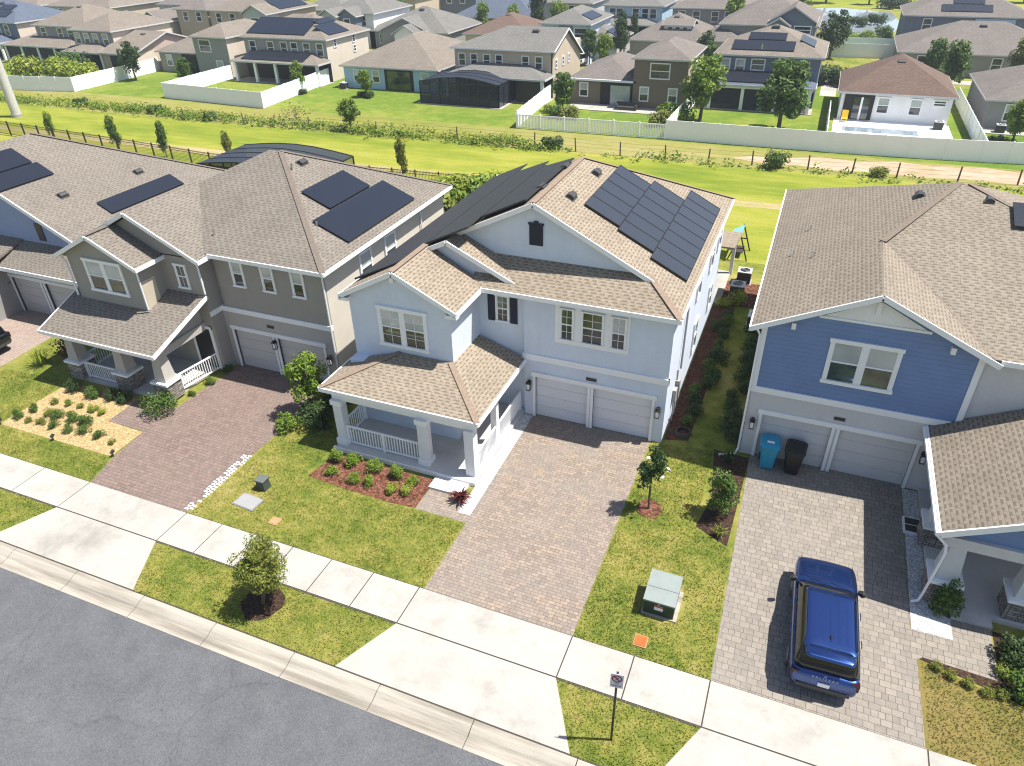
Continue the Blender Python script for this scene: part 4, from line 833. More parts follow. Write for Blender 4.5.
# ---- objects
def nosign():
    t = lthing('road_sign', 'small no-parking sign on a black post in the roadside grass', 'sign', (-2.0, 11.2, 0), rz=R(8))
    MB().box(-.03, .03, -.03, .03, -.1, 2.98).build('post', M['black'], t)
    pl = MB().box(-.165, .165, -.045, -.033, 2.42, 2.96).build('sign_plate', paint('sign_face', (.62, .6, .66, 1), .4), t)
    red = paint('sign_red', (.25, .03, .04, 1), .5); ink = M['black']; F = (V((0, -.045, 0)), X, Zv, -Y)
    b = MB(); n = 20; c = V((0, 0, 2.78))
    for k in range(n):
        a0, a1 = 2*math.pi*k/n, 2*math.pi*(k+1)/n; q = lambda a, r: (r*math.cos(a), 2.78+r*math.sin(a))
        b.ext(F, [q(a0, .1), q(a0, .135), q(a1, .135), q(a1, .1)], 0, .006)
    d = .07; b.ext(F, [(-d-.012, 2.78+d), (-d+.012, 2.78+d+.02), (d+.012, 2.78-d), (d-.012, 2.78-d-.02)], .002, .008); b.build('ban_ring', red, pl)
    txt('P', .17, (0, -.048, 2.72), (R(90), 0, 0), ink, pl, 'letter'); txt('NO', .07, (0, -.048, 2.575), (R(90), 0, 0), ink, pl, 'lettering'); txt('PARKING', .06, (0, -.048, 2.48), (R(90), 0, 0), ink, pl, 'lettering')
def txt(s, size, loc, rot, m, par, name, ext=.002, spacing=1):
    cu = bpy.data.curves.new(name, 'FONT'); cu.body = s; cu.size = size; cu.align_x = 'CENTER'; cu.extrude = ext; cu.space_character = spacing; cu.resolution_u = 3
    o = bpy.data.objects.new('tmp', cu); C.objects.link(o); bpy.context.view_layer.update()
    me = bpy.data.meshes.new_from_object(o); bpy.data.objects.remove(o)
    me.transform(Matrix.Translation(loc) @ Matrix.Rotation(rot[2], 4, 'Z') @ Matrix.Rotation(rot[1], 4, 'Y') @ Matrix.Rotation(rot[0], 4, 'X'))
    me.materials.clear(); me.materials.append(m)
    o = bpy.data.objects.new(name, me); C.objects.link(o); o.parent = par; BASE[o.name] = V((0, 0, 0)); return o
nosign()
tb = thing('transformer_box', 'green pad-mounted transformer cabinet on the lawn between two driveways', 'transformer', (-1.72, 16.25, 0))
tg = paint('transformer_lit_green', (.215, .245, .232, 1), .5, .08); td = paint('transformer_shaded_green', (.022, .045, .035, 1), .5)  # one green in two tones: sunlit top and shaded cabinet painted in
MB().box(-2.26, -1.12, 15.66, 16.95, -.02, .05).build('concrete_pad', M['kerb'], tb)
MB().hull([(-2.2, 15.72, .06), (-1.24, 15.72, .06), (-1.24, 16.85, .06), (-2.2, 16.85, .06)], [(-2.2, 15.7, .68), (-1.24, 15.7, .68), (-1.24, 16.85, .8), (-2.2, 16.85, .8)]).build('cabinet', td, tb)
MB().slab([(-2.23, 15.66, .70), (-1.21, 15.66, .70), (-1.21, 16.2, .76), (-2.23, 16.2, .76)], .06).build('lid', tg, tb)
MB().slab([(-2.23, 16.215, .762), (-1.21, 16.215, .762), (-1.21, 16.88, .83), (-2.23, 16.88, .83)], .06).build('rear_hood', tg, tb)
lb_ = MB().ob(front(15.7), -1.86, -1.58, .32, .52, 0, .02).build('warning_label', M['white'], tb); MB().ob(front(15.68), -1.86, -1.58, .46, .52, 0, .006).build('label_band', paint('label_red', (.5, .05, .04, 1)), lb_); MB().ob(front(15.7), -1.76, -1.68, .58, .64, 0, .03).build('latch', M['chrome'], tb)
def flat(name, label, cat, x, y, w, d, m, rim=None, rz=0):
    t = lthing(name, label, cat, (x, y, 0), rz=rz); MB().box(-w/2, w/2, -d/2, d/2, -.05, .045).build('lid', m, t)
    MB().box(-w/2-.04, w/2+.04, -d/2-.04, d/2+.04, -.06, .03).build('rim', rim or m, t); return t
flat('utility_cover', 'square orange ground cover in the lawn below the transformer', 'cover', -2.0, 14.6, .34, .36, paint('orange_plastic', (.36, .10, .025, 1), .5), paint('orange_rim', (.33, .19, .08, 1)))
flat('utility_cover', 'small sandy orange ground cover behind the street tree', 'cover', -16.0, 14.85, .32, .3, paint('sandy_orange', (.36, .22, .11, 1)))
flat('utility_cover', 'large flat grey ground box lid on the front lawn', 'cover', -17.65, 15.35, .95, .62, paint('grey_lid', gray(.27), .8), paint('grey_lid_rim', gray(.2)), R(-4))
pd = lthing('utility_pedestal', 'short dark green-grey utility pedestal on the front lawn', 'utility box', (-17.6, 16.25, 0))
MB().hull([(-.2, -.2, 0), (.2, -.2, 0), (.2, .2, 0), (-.2, .2, 0)], [(-.17, -.17, .45), (.17, -.17, .45), (.17, .17, .45), (-.17, .17, .45)]).build('housing', paint('pedestal_green', (.05, .065, .055, 1)), pd); MB().box(-.21, .21, -.21, .21, .45, .5).build('cap', paint('pedestal_cap', (.11, .12, .11, 1)), pd)
def bin_(label, x, y, col, rz):
    t = lthing('wheelie_bin', label, 'bin', (x, y, 0), None, rz, 1.16); c = paint('bin_plastic_'+label[:5], col, .4, .05)
    rr = lambda w, d, z, k=.06: [(-w+k, -d, z), (w-k, -d, z), (w, -d+k, z), (w, d-k, z), (w-k, d, z), (-w+k, d, z), (-w, d-k, z), (-w, -d+k, z)]
    b = MB().rings([rr(.22, .26, .06), rr(.25, .3, .5), rr(.31, .36, .98)]); b.build('tub', c, t)
    b = MB().rings([rr(.33, .39, .98), rr(.34, .4, 1.03), rr(.28, .33, 1.1), rr(.12, .15, 1.12)]); b.build('lid', c, t)
    for s in (-1, 1): MB().tube([(s*.2, .3, .13), (s*.28, .3, .13)], .13, 12).build('wheel', M['black'], t)
    MB().tube([(-.26, .42, .97), (.26, .42, .97)], .025, 6).build('handle', c, t)
    return t
t = bin_('bright blue recycling wheelie bin by the garage door', .72, 24.72, (.015, .25, .40, 1), R(2)); MB().box(-.12, .12, -.2, -.1, 1.112, 1.124).build('lid_sticker', M['white'], t)
bin_('black rubbish wheelie bin by the garage door', 1.68, 24.7, (.012, .012, .013, 1), R(-4))
def ac(label, x, y):
    t = lthing('air_conditioner', label, 'air conditioner', (x, y, 0)); MB().box(-.45, .45, -.45, .45, -.02, .06).build('concrete_pad', M['conc'], t)
    b = MB().box(-.38, .38, -.38, .38, .06, .74); 
    for k in range(9): b.box(-.39, .39, -.39, .39, .12+k*.065, .15+k*.065)
    b.build('casing', M['greydark'], t)
    MB().box(-.4, .4, -.4, .4, .74, .8).build('top_panel', paint('pale_grey_metal', gray(.55), .4), t)
    f = MB().tube([(0, 0, .79), (0, 0, .815)], .3, 20).build('fan_guard', M['black'], t)
    g = MB()
    for r_ in (.1, .2, .28):
        pts = [(r_*math.cos(2*math.pi*k/16), r_*math.sin(2*math.pi*k/16), .82) for k in range(17)]; g.tube(pts, .008, 4, False)
    g.build('guard_ring', M['chrome'], f)
ac('nearer of two air conditioning units behind the pale blue house', -2.45, 39.9); ac('farther of two air conditioning units behind the pale blue house', -2.3, 41.9); ac('air conditioning unit tucked against the side of the blue clapboard house', -1.05, 36.4)
hr = lthing('garden_hose', 'coiled black garden hose hanging by the tap on the white side wall', 'hose', (-2.9, 25.6, 0)); b = MB()
b.tube([(.34*math.cos(k*.4)*(1-.002*k)+.1, .34*math.sin(k*.4)*(1-.002*k), .03+.0022*k) for k in range(64)], .022, 5); b.build('coil', M['greydark'], hr); MB().tube([(-.3, -.2, .05), (-.5, -.1, .3), (-.6, .05, .6)], .02, 5).build('feed_pipe', M['greydark'], hr)
tr = lthing('solar_path_light', 'white-framed tray with two black panels lying beside the white gravel', 'ground light', (5.98, 22.95, 0)); MB().box(-.3, .3, -.42, .42, .0, .1).build('frame', M['white'], tr)
for a in (-.36, .03): MB().box(-.24, .24, a, a+.33, .1, .115).build('panel', M['black'], tr)
sw = lthing('swing_set', 'dark timber swing frame with pale teal canopy behind the pale blue house', 'swing set', (-3.1, 46.0, 0), None, 0, .74); dk = paint('dark_timber', (.05, .035, .03, 1), .8)
for y in (-1.2, 1.2):
    for x in (-.8, .8): MB().beam((x, y, 0), (0, y, 2.3), .1, .1).build('leg', dk, sw)
    MB().beam((-.42, y, 1.1), (.42, y, 1.1), .08, .08).build('brace', dk, sw)
MB().beam((0, -1.4, 2.3), (0, 1.4, 2.3), .12, .12).build('top_beam', dk, sw); MB().slab([(-.8, -1.2, 1.95), (.1, -1.2, 2.5), (.1, .9, 2.5), (-.8, .9, 1.95)], .03).build('canopy', paint('teal_fabric', (.22, .5, .5, 1)), sw); MB().box(-.35, .35, -.8, .8, .5, .56).build('seat', dk, sw)
for i, (x, y, l) in enumerate([(-24.9, 15.6, 'lawn edge'), (-28.3, 15.5, 'middle of the lawn side'), (-31.6, 15.5, 'left corner')]):
    t = lthing('garden_spotlight', 'little black garden spotlight at the golden mulch, '+l, 'garden light', (x, y, 0), 'garden spotlights round the golden mulch'); MB().tube([(0, 0, 0), (0, 0, .2)], .02, 5).build('stake', M['black'], t); MB().tube([(0, -.06, .2), (0, .1, .28)], .07, 8).build('lamp_head', M['black'], t)
eb = lthing('edging_bricks', 'broken double row of white edging bricks between left driveway and lawn', 'edging', (-19.55, 15.9, 0)); 
for k in range(24):
    yy = -1.75+k*.148; xx = .012*math.sin(k)
    for c, x0 in enumerate((-.17, .03)):
        if rnd.random() < .07: continue
        jx = rnd.uniform(-.02, .02); MB().box(x0+xx+jx, x0+xx+jx+.15, yy+c*.06, yy+c*.06+.085, -.02, rnd.uniform(.03, .05)).build('brick', M['white'], eb)
# ---- car
cglass = paint('car_glass', (.006, .008, .009, 1), .06, .1, .45)
def rrect(hw, y0, y1, r, z, n=4):
    out = []
    for cx, cy, a0 in ((hw-r, y1-r, 0), (-hw+r, y1-r, 90), (-hw+r, y0+r, 180), (hw-r, y0+r, 270)):
        for k in range(n+1):
            a = R(a0+90*k/n); out.append((cx+r*math.cos(a), cy+r*math.sin(a), z))
    return out
def car(label, x, y, rz, body, roofc, name='parked_car', badge=False):
    t = lthing(name, label, 'car', (x, y, 0), None, rz)
    bm_ = MB(); bm_.smooth = True
    st = [(-2.5, .70, .46, .80, .86), (-2.47, .86, .40, .92, .98), (-2.38, .94, .34, 1.0, 1.05), (-2.1, .975, .28, 1.05, 1.10), (-1.5, .99, .26, 1.06, 1.1), (0, .99, .26, 1.05, 1.1), (.95, .99, .26, 1.04, 1.11), (1.3, .985, .26, 1.02, 1.12), (1.7, .975, .28, .99, 1.09), (2.15, .95, .3, .93, 1.02), (2.36, .90, .34, .86, .93), (2.46, .80, .40, .76, .82), (2.5, .66, .46, .66, .7)]
    R_ = []
    for yy, w_, zb, zl, zt in st:
        half = [(w_*.85, zb), (w_*.985, zb+.1), (w_, (zb+zl)/2-.03), (w_*.985, zl-.1), (w_*.95, zl-.015), (w_*.86, zl+(zt-zl)*.55), (w_*.45, zt), (0, zt+.012)]
        R_.append([(a, yy, b) for a, b in half]+[(-a, yy, b) for a, b in half[-2::-1]])
    bm_.rings(R_); bo = bm_.build('body', body, t)
    mo = bo.modifiers.new('smooth', 'SUBSURF'); mo.levels = 1; mo.render_levels = 2
    gl = MB(); gl.smooth = True
    gl.rings([rrect(.90, -2.36, 1.2, .25, 1.03), rrect(.865, -2.32, .95, .25, 1.2), rrect(.80, -2.22, .62, .22, 1.45), rrect(.735, -2.12, .32, .2, 1.64), rrect(.70, -2.05, .22, .18, 1.68)]); gl.build('windows', cglass, t)
    rf = MB(); rf.smooth = True
    rf.rings([rrect(.735, -2.12, .30, .2, 1.66), rrect(.74, -2.13, .28, .2, 1.69), rrect(.70, -2.08, .22, .19, 1.725), rrect(.55, -1.95, .05, .16, 1.745), rrect(.25, -1.6, -.3, .1, 1.752)]); ro = rf.build('roof', roofc, t)
    for k in range(5):
        xx = -.44+.22*k; MB().ext((V((0, -1.75, 0)), X, Zv, Y), [(xx-.03, 1.735-abs(xx)*.02), (xx+.03, 1.735-abs(xx)*.02), (xx+.018, 1.762-abs(xx)*.02), (xx-.018, 1.762-abs(xx)*.02)], 0, 1.75).build('roof_rib', roofc, ro)
    sp = MB(); sp.smooth = True; sp.rings([rrect(.66, -2.42, -1.98, .14, 1.665), rrect(.68, -2.44, -1.97, .14, 1.70), rrect(.62, -2.36, -1.99, .12, 1.745)]); sp.build('rear_spoiler', roofc, t)
    for s in (-1, 1):
        MB().tube([(s*.70, -1.85, 1.73), (s*.71, -1.8, 1.78), (s*.71, .0, 1.775), (s*.70, .08, 1.72)], .022, 6).build('roof_rail', M['black'], t)
        MB().rings([[(s*.93, 1.02, 1.06), (s*.93, 1.12, 1.06), (s*.93, 1.12, 1.16), (s*.93, 1.02, 1.16)], [(s*1.05, .94, 1.04), (s*1.05, 1.12, 1.04), (s*1.05, 1.12, 1.2), (s*1.05, .94, 1.2)], [(s*1.13, .96, 1.06), (s*1.13, 1.08, 1.06), (s*1.13, 1.08, 1.18), (s*1.13, .96, 1.18)]]).build('door_mirror', M['black'], t)
        MB().box(min(s*.70, s*.93), max(s*.70, s*.93), -2.44, -2.3, .72, 1.0).build('tail_light', paint('tail_red', (.03, .004, .008, 1), .2), t)
        MB().box(min(s*.6, s*.88), max(s*.6, s*.88), 2.3, 2.43, .62, .78).build('headlight', M['chrome'], t)
        for yy in (-1.45, 1.42):
            w_ = MB(); w_.tube([(s*.74, yy, .38), (s*.985, yy, .38)], .38, 22); wo = w_.build('wheel', M['black'], t); MB().tube([(s*.97, yy, .38), (s*1.0, yy, .38)], .25, 14).build('rim', M['chrome'], wo)
        MB().tube([(s*.995, .35, .98), (s*1.01, .3, .98), (s*1.01, .12, .98), (s*.995, .07, .98)], .016, 5).build('door_handle', body, t); MB().tube([(s*.995, -.75, .98), (s*1.01, -.8, .98), (s*1.01, -.98, .98), (s*.995, -1.03, .98)], .016, 5).build('door_handle', body, t)
        MB().hull([(s*.91, .02, 1.04), (s*.91, -.08, 1.04), (s*.90, -.08, 1.06), (s*.90, .02, 1.06)], [(s*.725, -.06, 1.67), (s*.725, -.16, 1.67), (s*.715, -.16, 1.68), (s*.715, -.06, 1.68)]).build('door_pillar', M['black'], t)
    MB().box(-.74, .74, -2.515, -2.4, .44, .58).build('rear_bumper', M['greydark'], t)
    pl = MB().box(-.16, .16, -2.535, -2.5, .66, .8).build('number_plate', M['white'], t); txt('DKW 21', .085, (0, -2.538, .7), (R(90), 0, 0), M['navy'], pl, 'lettering') if False else None
    for q in ([(-.80, 2.3, .99), (-.83, 1.9, 1.055), (-.82, 1.34, 1.10)], [(.80, 2.3, .99), (.83, 1.9, 1.055), (.82, 1.34, 1.10)]): MB().tube(q, .008, 4, False).build('bonnet_seam', M['black'], t)
    for q in ((-.55, .1), (.1, .7)): MB().tube([(q[0], 1.2, 1.13), ((q[0]+q[1])/2, 1.16, 1.16), (q[1], 1.12, 1.19)], .012, 4).build('wiper', M['black'], t)
    MB().tube([(0, -1.5, 1.74), (0, -1.62, 1.80), (0, -1.68, 1.755)], [.02, .035, .02], 6).build('aerial_fin', M['black'], t)
    if badge:
        txt('PALISADE', .085, (0, -2.50, .945), (R(62), 0, 0), M['chrome'], t, 'lettering', .004, 2.1)
        txt('H', .09, (0, -2.463, 1.0), (R(60), 0, 0), M['chrome'], t, 'emblem', .004)
    return t
def carpaint(name, c, metal=.55, rough=.22):
    t = NT(name); t.p.inputs['Coat Weight'].default_value = .8; t.p.inputs['Coat Roughness'].default_value = .05; return t.done(c, rough, metal, .5)
cb = carpaint('metallic_blue', (.022, .06, .22, 1), .85, .24)
car('metallic blue sport utility vehicle with ribbed roof on the grey paver driveway', 3.1, 16.9, R(1.6), cb, cb, 'parked_car', True).scale = (.97, .965, .97)
cbk = carpaint('dark_navy_paint', (.012, .014, .022, 1)); car('dark navy car on the driveway at the left frame edge', -39.7, 19.75, R(90), cbk, cbk)
#GRASS
# ---- lawn blades
def inpoly(x, y, P):
    c = False; j = len(P)-1
    for i in range(len(P)):
        if (P[i][1] > y) != (P[j][1] > y) and x < (P[j][0]-P[i][0])*(y-P[i][1])/(P[j][1]-P[i][1])+P[i][0]: c = not c
        j = i
    return c
def blades(name, areas, dens, m, hh=(.035, .075), avoid=()):
    b = MB(); g = random.Random(5)
    for P in areas:
        xs = [p[0] for p in P]; ys = [p[1] for p in P]
        n = int((max(xs)-min(xs))*(max(ys)-min(ys))*dens)
        for _ in range(n):
            x, y = g.uniform(min(xs), max(xs)), g.uniform(min(ys), max(ys))
            if not inpoly(x, y, P) or any((x-a)**2+(y-c)**2 < r*r for a, c, r in avoid): continue
            a = g.uniform(0, 6.28); h = g.uniform(*hh)*(1+.5*noise.noise(V((x*.8, y*.8, 0)))); w = g.uniform(.012, .025); dx, dy = math.cos(a), math.sin(a); t = g.uniform(.2, .9)*h
            i = len(b.v); b.v += [V((x-dx*w, y-dy*w, 0)), V((x+dx*w, y+dy*w, 0)), V((x-dy*t, y+dx*t, h))]; b.f.append((i, i+1, i+2))
    return b.build(name, m, None, kind='stuff')
blades('grass', [[(-18.42, 10.37), (-10.4, 10.37), (-9.5, 12.44), (-19.4, 12.44)], [(-2.9, 10.37), (-.8, 10.37), (.2, 12.44), (-3.98, 12.44)], [(-19.35, 14.02), (-9.3, 14.02), (-9.3, 17.3), (-12.5, 17.25), (-16.5, 17.45), (-16.5, 19.1), (-17, 21.4), (-19.2, 21.6)],
                 [(-4.0, 14.02), (.2, 14.02), (.05, 19.4), (-1.3, 20.1), (-1.4, 25), (-3.9, 24.5)], [(-35, 14.02), (-24.5, 14.02), (-24.95, 15.45), (-31.75, 15.4), (-31.7, 19.2), (-35.9, 19)], [(-30, 10.37), (-25.5, 10.37), (-24.5, 12.44), (-30, 12.44)]], 420, L['grass'],
       avoid=((-13.95, 11.55, .68), (-3.1, 20.5, .45), (-2, 14.6, .27), (-17.65, 15.35, .45), (-1.7, 16.25, .75), (-16, 14.85, .2)))
blades('dry_grass', [[(6.0, 14.02), (14, 14.02), (10.4, 15.5), (8.0, 16.4), (5.98, 16.9)]], 420, L['grassdry'])
# ------------------------------------------------------------------ back fences, hedge line, pole
bf = thing('metal_fence', 'black metal picket fence along the near side of the grass strip', 'fence', (-50, 51, 0))
fp = [(-84, 53), (-72, 52.2), (-60, 51.2), (-50, 50.1), (-43, 50.3), (-36, 51.0), (-27.6, 51.4), (-18, 52.0)]
def along(pts, step):
    out = []; 
    for a, c in zip(pts, pts[1:]):
        a, c = V((*a, 0)), V((*c, 0)); n = max(1, round((c-a).length/step))
        out += [a+(c-a)*k/n for k in range(n)]
    return out+[V((*pts[-1], 0))]
pp = along(fp, 2.3)
for i, p in enumerate(pp):
    MB().box(p.x-.045, p.x+.045, p.y-.045, p.y+.045, -.05, 1.5).build('post', M['black'], bf)
    if i < len(pp)-1:
        q = pp[i+1]; b = MB()
        for z in (.15, 1.15, 1.35): b.beam(p+V((0, 0, z)), q+V((0, 0, z)), .035, .04)
        n = 16
        for k in range(1, n):
            c = p+(q-p)*k/n; b.box(c.x-.011, c.x+.011, c.y-.011, c.y+.011, .08, 1.42)
        b.build('picket_panel', M['black'], bf)
wf = thing('wire_fence', 'sagging wire fence on thin wooden posts beyond the mown strip', 'fence', (-20, 65.8, 0)); wood = paint('weathered_wood', (.14, .10, .075, 1), .95, .3)
wp = [(-66, 63.9), (-58, 64.3), (-50, 65), (-42, 65.4), (-33, 66), (-24.9, 66.3), (-20.5, 65.6), (-16.2, 65.5), (-12.1, 65.8), (-8.3, 65.8), (-4.6, 66.3), (-2.2, 66.2), (0, 66.4), (3.5, 66.6), (6.9, 66.4), (11.4, 66.8), (15.7, 67.4), (20, 67.8), (26, 68.3)]
for i, (x, y) in enumerate(wp):
    t = .12*rnd.uniform(-1, 1); MB().tube([(x, y, -.1), (x+t, y, 1.25)], [.075, .06], 6).build('post', wood, wf)
    if i < len(wp)-1:
        b = MB()
        for z in (.5, .85, 1.15): b.tube([(x, y, z), ((x+wp[i+1][0])/2, (y+wp[i+1][1])/2, z-.05), (*wp[i+1], z)], .008, 4, False)
        b.build('wire', M['greydark'], wf)
hd = MB(); g = random.Random(3)
for k in range(1500):
    x = g.uniform(-112, 18); n_ = noise.noise(V((x*.13, 3, 0)))
    dens = 1 if x < -22 else .3
    if g.random() > dens*(.75+n_): continue
    y = 64.9+(x+60)*.012+g.gauss(0, .55)+(.5 if x < -70 else 0); hh = max(.15, (.65 if x < -22 else .3)+.6*n_+g.uniform(-.2, .3))
    leaves(hd, (x, y, hh*.5), (.55, .5, hh*.55), 9, .3, .5)
for v in hd.v: v.z = max(v.z, .02)
hd.build('weedy_hedgerow', L['bright'], None, kind='stuff')
hd = MB()
for k in range(700):
    x = g.uniform(-112, -26); 
    y = 66.6+(x+60)*.01+g.gauss(0, .9)
    leaves(hd, (x, y, .22), (.6, .5, .25), 6, .28, .5)
for v in hd.v: v.z = max(v.z, .02)
hd.build('tall_dry_weeds', L['yellow'], None, kind='stuff')
po = lthing('utility_pole', 'thick pale concrete utility pole at the left edge of the grass strip', 'pole', (-86.7, 59.2, 0)); MB().tube([(0, 0, -.2), (0, 0, 32)], [.52, .36], 18).build('shaft', paint('pole_concrete', (.5, .48, .45, 1), .8, .1), po); MB().tube([(0, 0, 0), (0, 0, .3)], .6, 18).build('foot_collar', M['conc'], po)
def vfence(label, pts, h=1.8, openp=False, name='vinyl_fence', step=2.4):
    t = thing(name, label, 'fence', (*pts[0], 0)); pp = along(pts, step)
    for i, p in enumerate(pp):
        MB().box(p.x-.065, p.x+.065, p.y-.065, p.y+.065, -.05, h+.06).build('post', M['vinyl'], t)
        if i < len(pp)-1:
            q = pp[i+1]; b = MB()
            if openp:
                for z in (.12, h-.08): b.beam(p+V((0, 0, z)), q+V((0, 0, z)), .05, .1)
                n = 16
                for k in range(1, n): c = p+(q-p)*k/n; b.beam(c+V((0, 0, .1)), c+V((0, 0, h-.1)), .1, .03)
            else:
                b.beam(p+V((0, 0, h/2)), q+V((0, 0, h/2)), .04, h-.1)
                for z in (.1, h-.05): b.beam(p+V((0, 0, z)), q+V((0, 0, z)), .06, .14)
            b.build('panel', M['vinyl'], t)
    return t
vfence('white vinyl fence turning a corner at the far left beyond the wire fence', [(-112, 69.4), (-101.8, 70.2), (-92, 71.8), (-92.3, 86), (-97, 99)])
vfence('white vinyl fence round the yard behind the house with solar porch roof', [(-77.3, 88.5), (-77.1, 72.5), (-61, 71.4), (-62.6, 91)])
vfence('white semi-open vinyl fence behind the brown house', [(-30.4, 88), (-29, 72)], 1.7)
vfence('low white picket fence with see-through slats behind the brown house', [(-29, 71.95), (-13.6, 72.35)], 1.45, True)
vfence('long solid white fence behind the slate blue house and the pool', [(-13.4, 88), (-13.5, 72.4), (-6, 72.4), (1.6, 72.5), (8, 72.8), (13.7, 73.3), (20, 74), (30, 75)])
vfence('white fence between the slate blue house yard and the pool yard', [(1.0, 72.7), (.9, 86)], 1.7); vfence('white fence along the right side of the pool yard', [(13.9, 73.5), (13.9, 97)], 1.7)
vfence('white fence across the far yards before the pond', [(-1, 131), (10, 131.4)], 1.9); vfence('nearer white fence across the far yards before the pond', [(-1, 125), (9.5, 125.4)], 1.9); vfence('white fence peeping out behind the pale blue bungalow', [(-62, 121), (-47, 124)], 1.8)
# ------------------------------------------------------------------ far houses
def fhouse(label, x, y, name='house'): return thing(name, label, 'house', (x, y, 0))
def wins(par, y, xs, z, w=.9, h=1.4, up='glass'):
    for x in xs: farwin(par, front(y), x, z, w, h, up=up)
def ewins(par, x, ys, z, w=.8, h=1.2):
    for y in ys: farwin(par, east(x), y, z, w, h)
def rvent(ro, a, b, kind='f', d=1.2, sl=.42): 
    m = (a+b)/2; vent(ro, m.x, m.y-d, m.z-d*sl, 0, sl, s=1.5)
two = 5.3
# A
h = fhouse('far-left house with slate roof and pale solar panels', -131, 95, 'two_storey_house'); ro, a, b = wing(h, -140, -124.5, 90.5, 102, two, 'w_slate', 'sh_slate', side='w_cream'); wins(h, 90.5, (-137, -134, -129, -127), 3.4); rvent(ro, a, b)
pv(h, lambda x, y: two+(y-90.1)*.42, (-133, -127.5, 91.4, 93), 6, 0, 'solarfar'); pv(h, lambda x, y: two+(y-90.1)*.42, (-131.5, -128.2, 93.3, 94.8), 3, 0, 'solarfar'); porch_shed(h, -139, -125, 87, 90.5, 2.7, 3.6, 'sh_slate', 4)
# B
h = fhouse('tan-roofed grey house with three upper windows and a brown porch roof, far left', -114, 93, 'two_storey_house'); ro, a, b = wing(h, -118.5, -107.6, 89.2, 101, two, 'w_grey', 'sh_brown', side='w_cream'); wins(h, 89.2, (-116.8, -113.2, -111), 3.5); porch_shed(h, -123.5, -108, 86, 89.2, 2.7, 3.7, 'sh_brown', 5, screen=True)
wing(h, -123, -118.4, 89, 99, 2.8, 'w_beige', 'sh_brown'); rvent(ro, a, b)
# C
h = fhouse('tan-roofed house with four upper windows beside a long gabled bungalow wing', -102, 92, 'two_storey_house'); ro, a, b = wing(h, -107.2, -99.2, 86.4, 98, two, 'w_grey', 'sh_brown', side='w_cream'); wins(h, 86.4, (-106.2, -104.4, -102.6, -100.6), 3.4, up='blind'); rvent(ro, a, b)
porch_shed(h, -107.2, -99, 83.4, 86.4, 2.7, 3.6, 'sh_brown', 3); ro, a, b = wing(h, -99, -93, 83.7, 97.2, 2.8, 'w_pink', 'sh_brown', 'gx', .3, side='w_cream'); rvent(ro, a, b); MB().box(-97.6, -94, 83.62, 83.69, .1, 2.4).build('patio_shade_panel', M['dark'], h)
# D
h = fhouse('brown-grey two-storey house with a four-pane upper window behind an open lawn', -82, 91, 'two_storey_house'); ro, a, b = wing(h, -83, -77.2, 85.4, 96.5, two, 'w_grey', 'sh_brown', oh=.35, side='w_cream'); farwin(h, front(85.4), -81, 3.4, 1.8, 1.4); farwin(h, front(85.4), -79, .9, 1.0, 1.3, up='blind'); rvent(ro, a, b)
ro, a, b = wing(h, -91.8, -83, 87.3, 97, 2.8, 'w_grey', 'sh_brown'); farwin(h, front(87.3), -90, .9, .9, 1.4, up='blind'); MB().box(-87.5, -83.4, 87.2, 87.28, .05, 2.5).build('patio_shade_panel', M['dark'], h); farwin(h, east(-77.14), 92, 3.9, .6, .6)
# E
h = fhouse('grey house whose roof and porch roof are covered in dark solar panels', -69, 92, 'two_storey_house'); ro, a, b = wing(h, -75.6, -62.2, 87.2, 97.5, two, 'w_sage', 'sh_brown', side='w_cream'); wins(h, 87.2, (-74.2, -71.2, -69, -67.3, -65.3, -63.2), 3.3)
pv(h, lambda x, y: two+(y-86.8)*.42, (-75.2, -65.6, 87.5, 91.2), 6, 0, 'solarfar'); pv(h, lambda x, y: two+(-61.8-x)*.42, (-64.8, -62.4, 88.6, 93.4), 4, 1, 'solarfar'); pv(h, lambda x, y: two+(-61.8-x)*.42, (-66, -64.9, 90.2, 94.2), 3, 1, 'solarfar')
porch_shed(h, -76, -61.6, 84, 87.2, 2.7, 3.7, 'sh_brown', 5); pv(h, lambda x, y: 2.7+(y-84)*.3125, (-74.3, -64.2, 84.4, 86.6), 5, 0, 'solarfar'); ewins(h, -62.14, (89.2, 93.8), 4.2, .5, .9); ewins(h, -62.14, (93.8,), 3.0, .5, .7)
# F
h = fhouse('pale blue bungalow with broad tan hip roof and a recessed patio', -51.5, 93, 'bungalow'); ro, a, b = wing(h, -58.4, -44.8, 85, 101.5, 2.75, 'w_paleblue', 'sh_brown', 'hip', .42); wins(h, 85, (-56.4, -53.6, -46.5), .9, .9, 1.35, 'blind'); MB().box(-52.3, -48.2, 84.93, 84.99, .05, 2.45).build('patio_shade_panel', M['dark'], h); MB().box(-51.9, -48.6, 84.88, 84.92, .05, 2.3).build('sliding_door', M['greenglass'], h); rvent(ro, a, b, sl=.42)
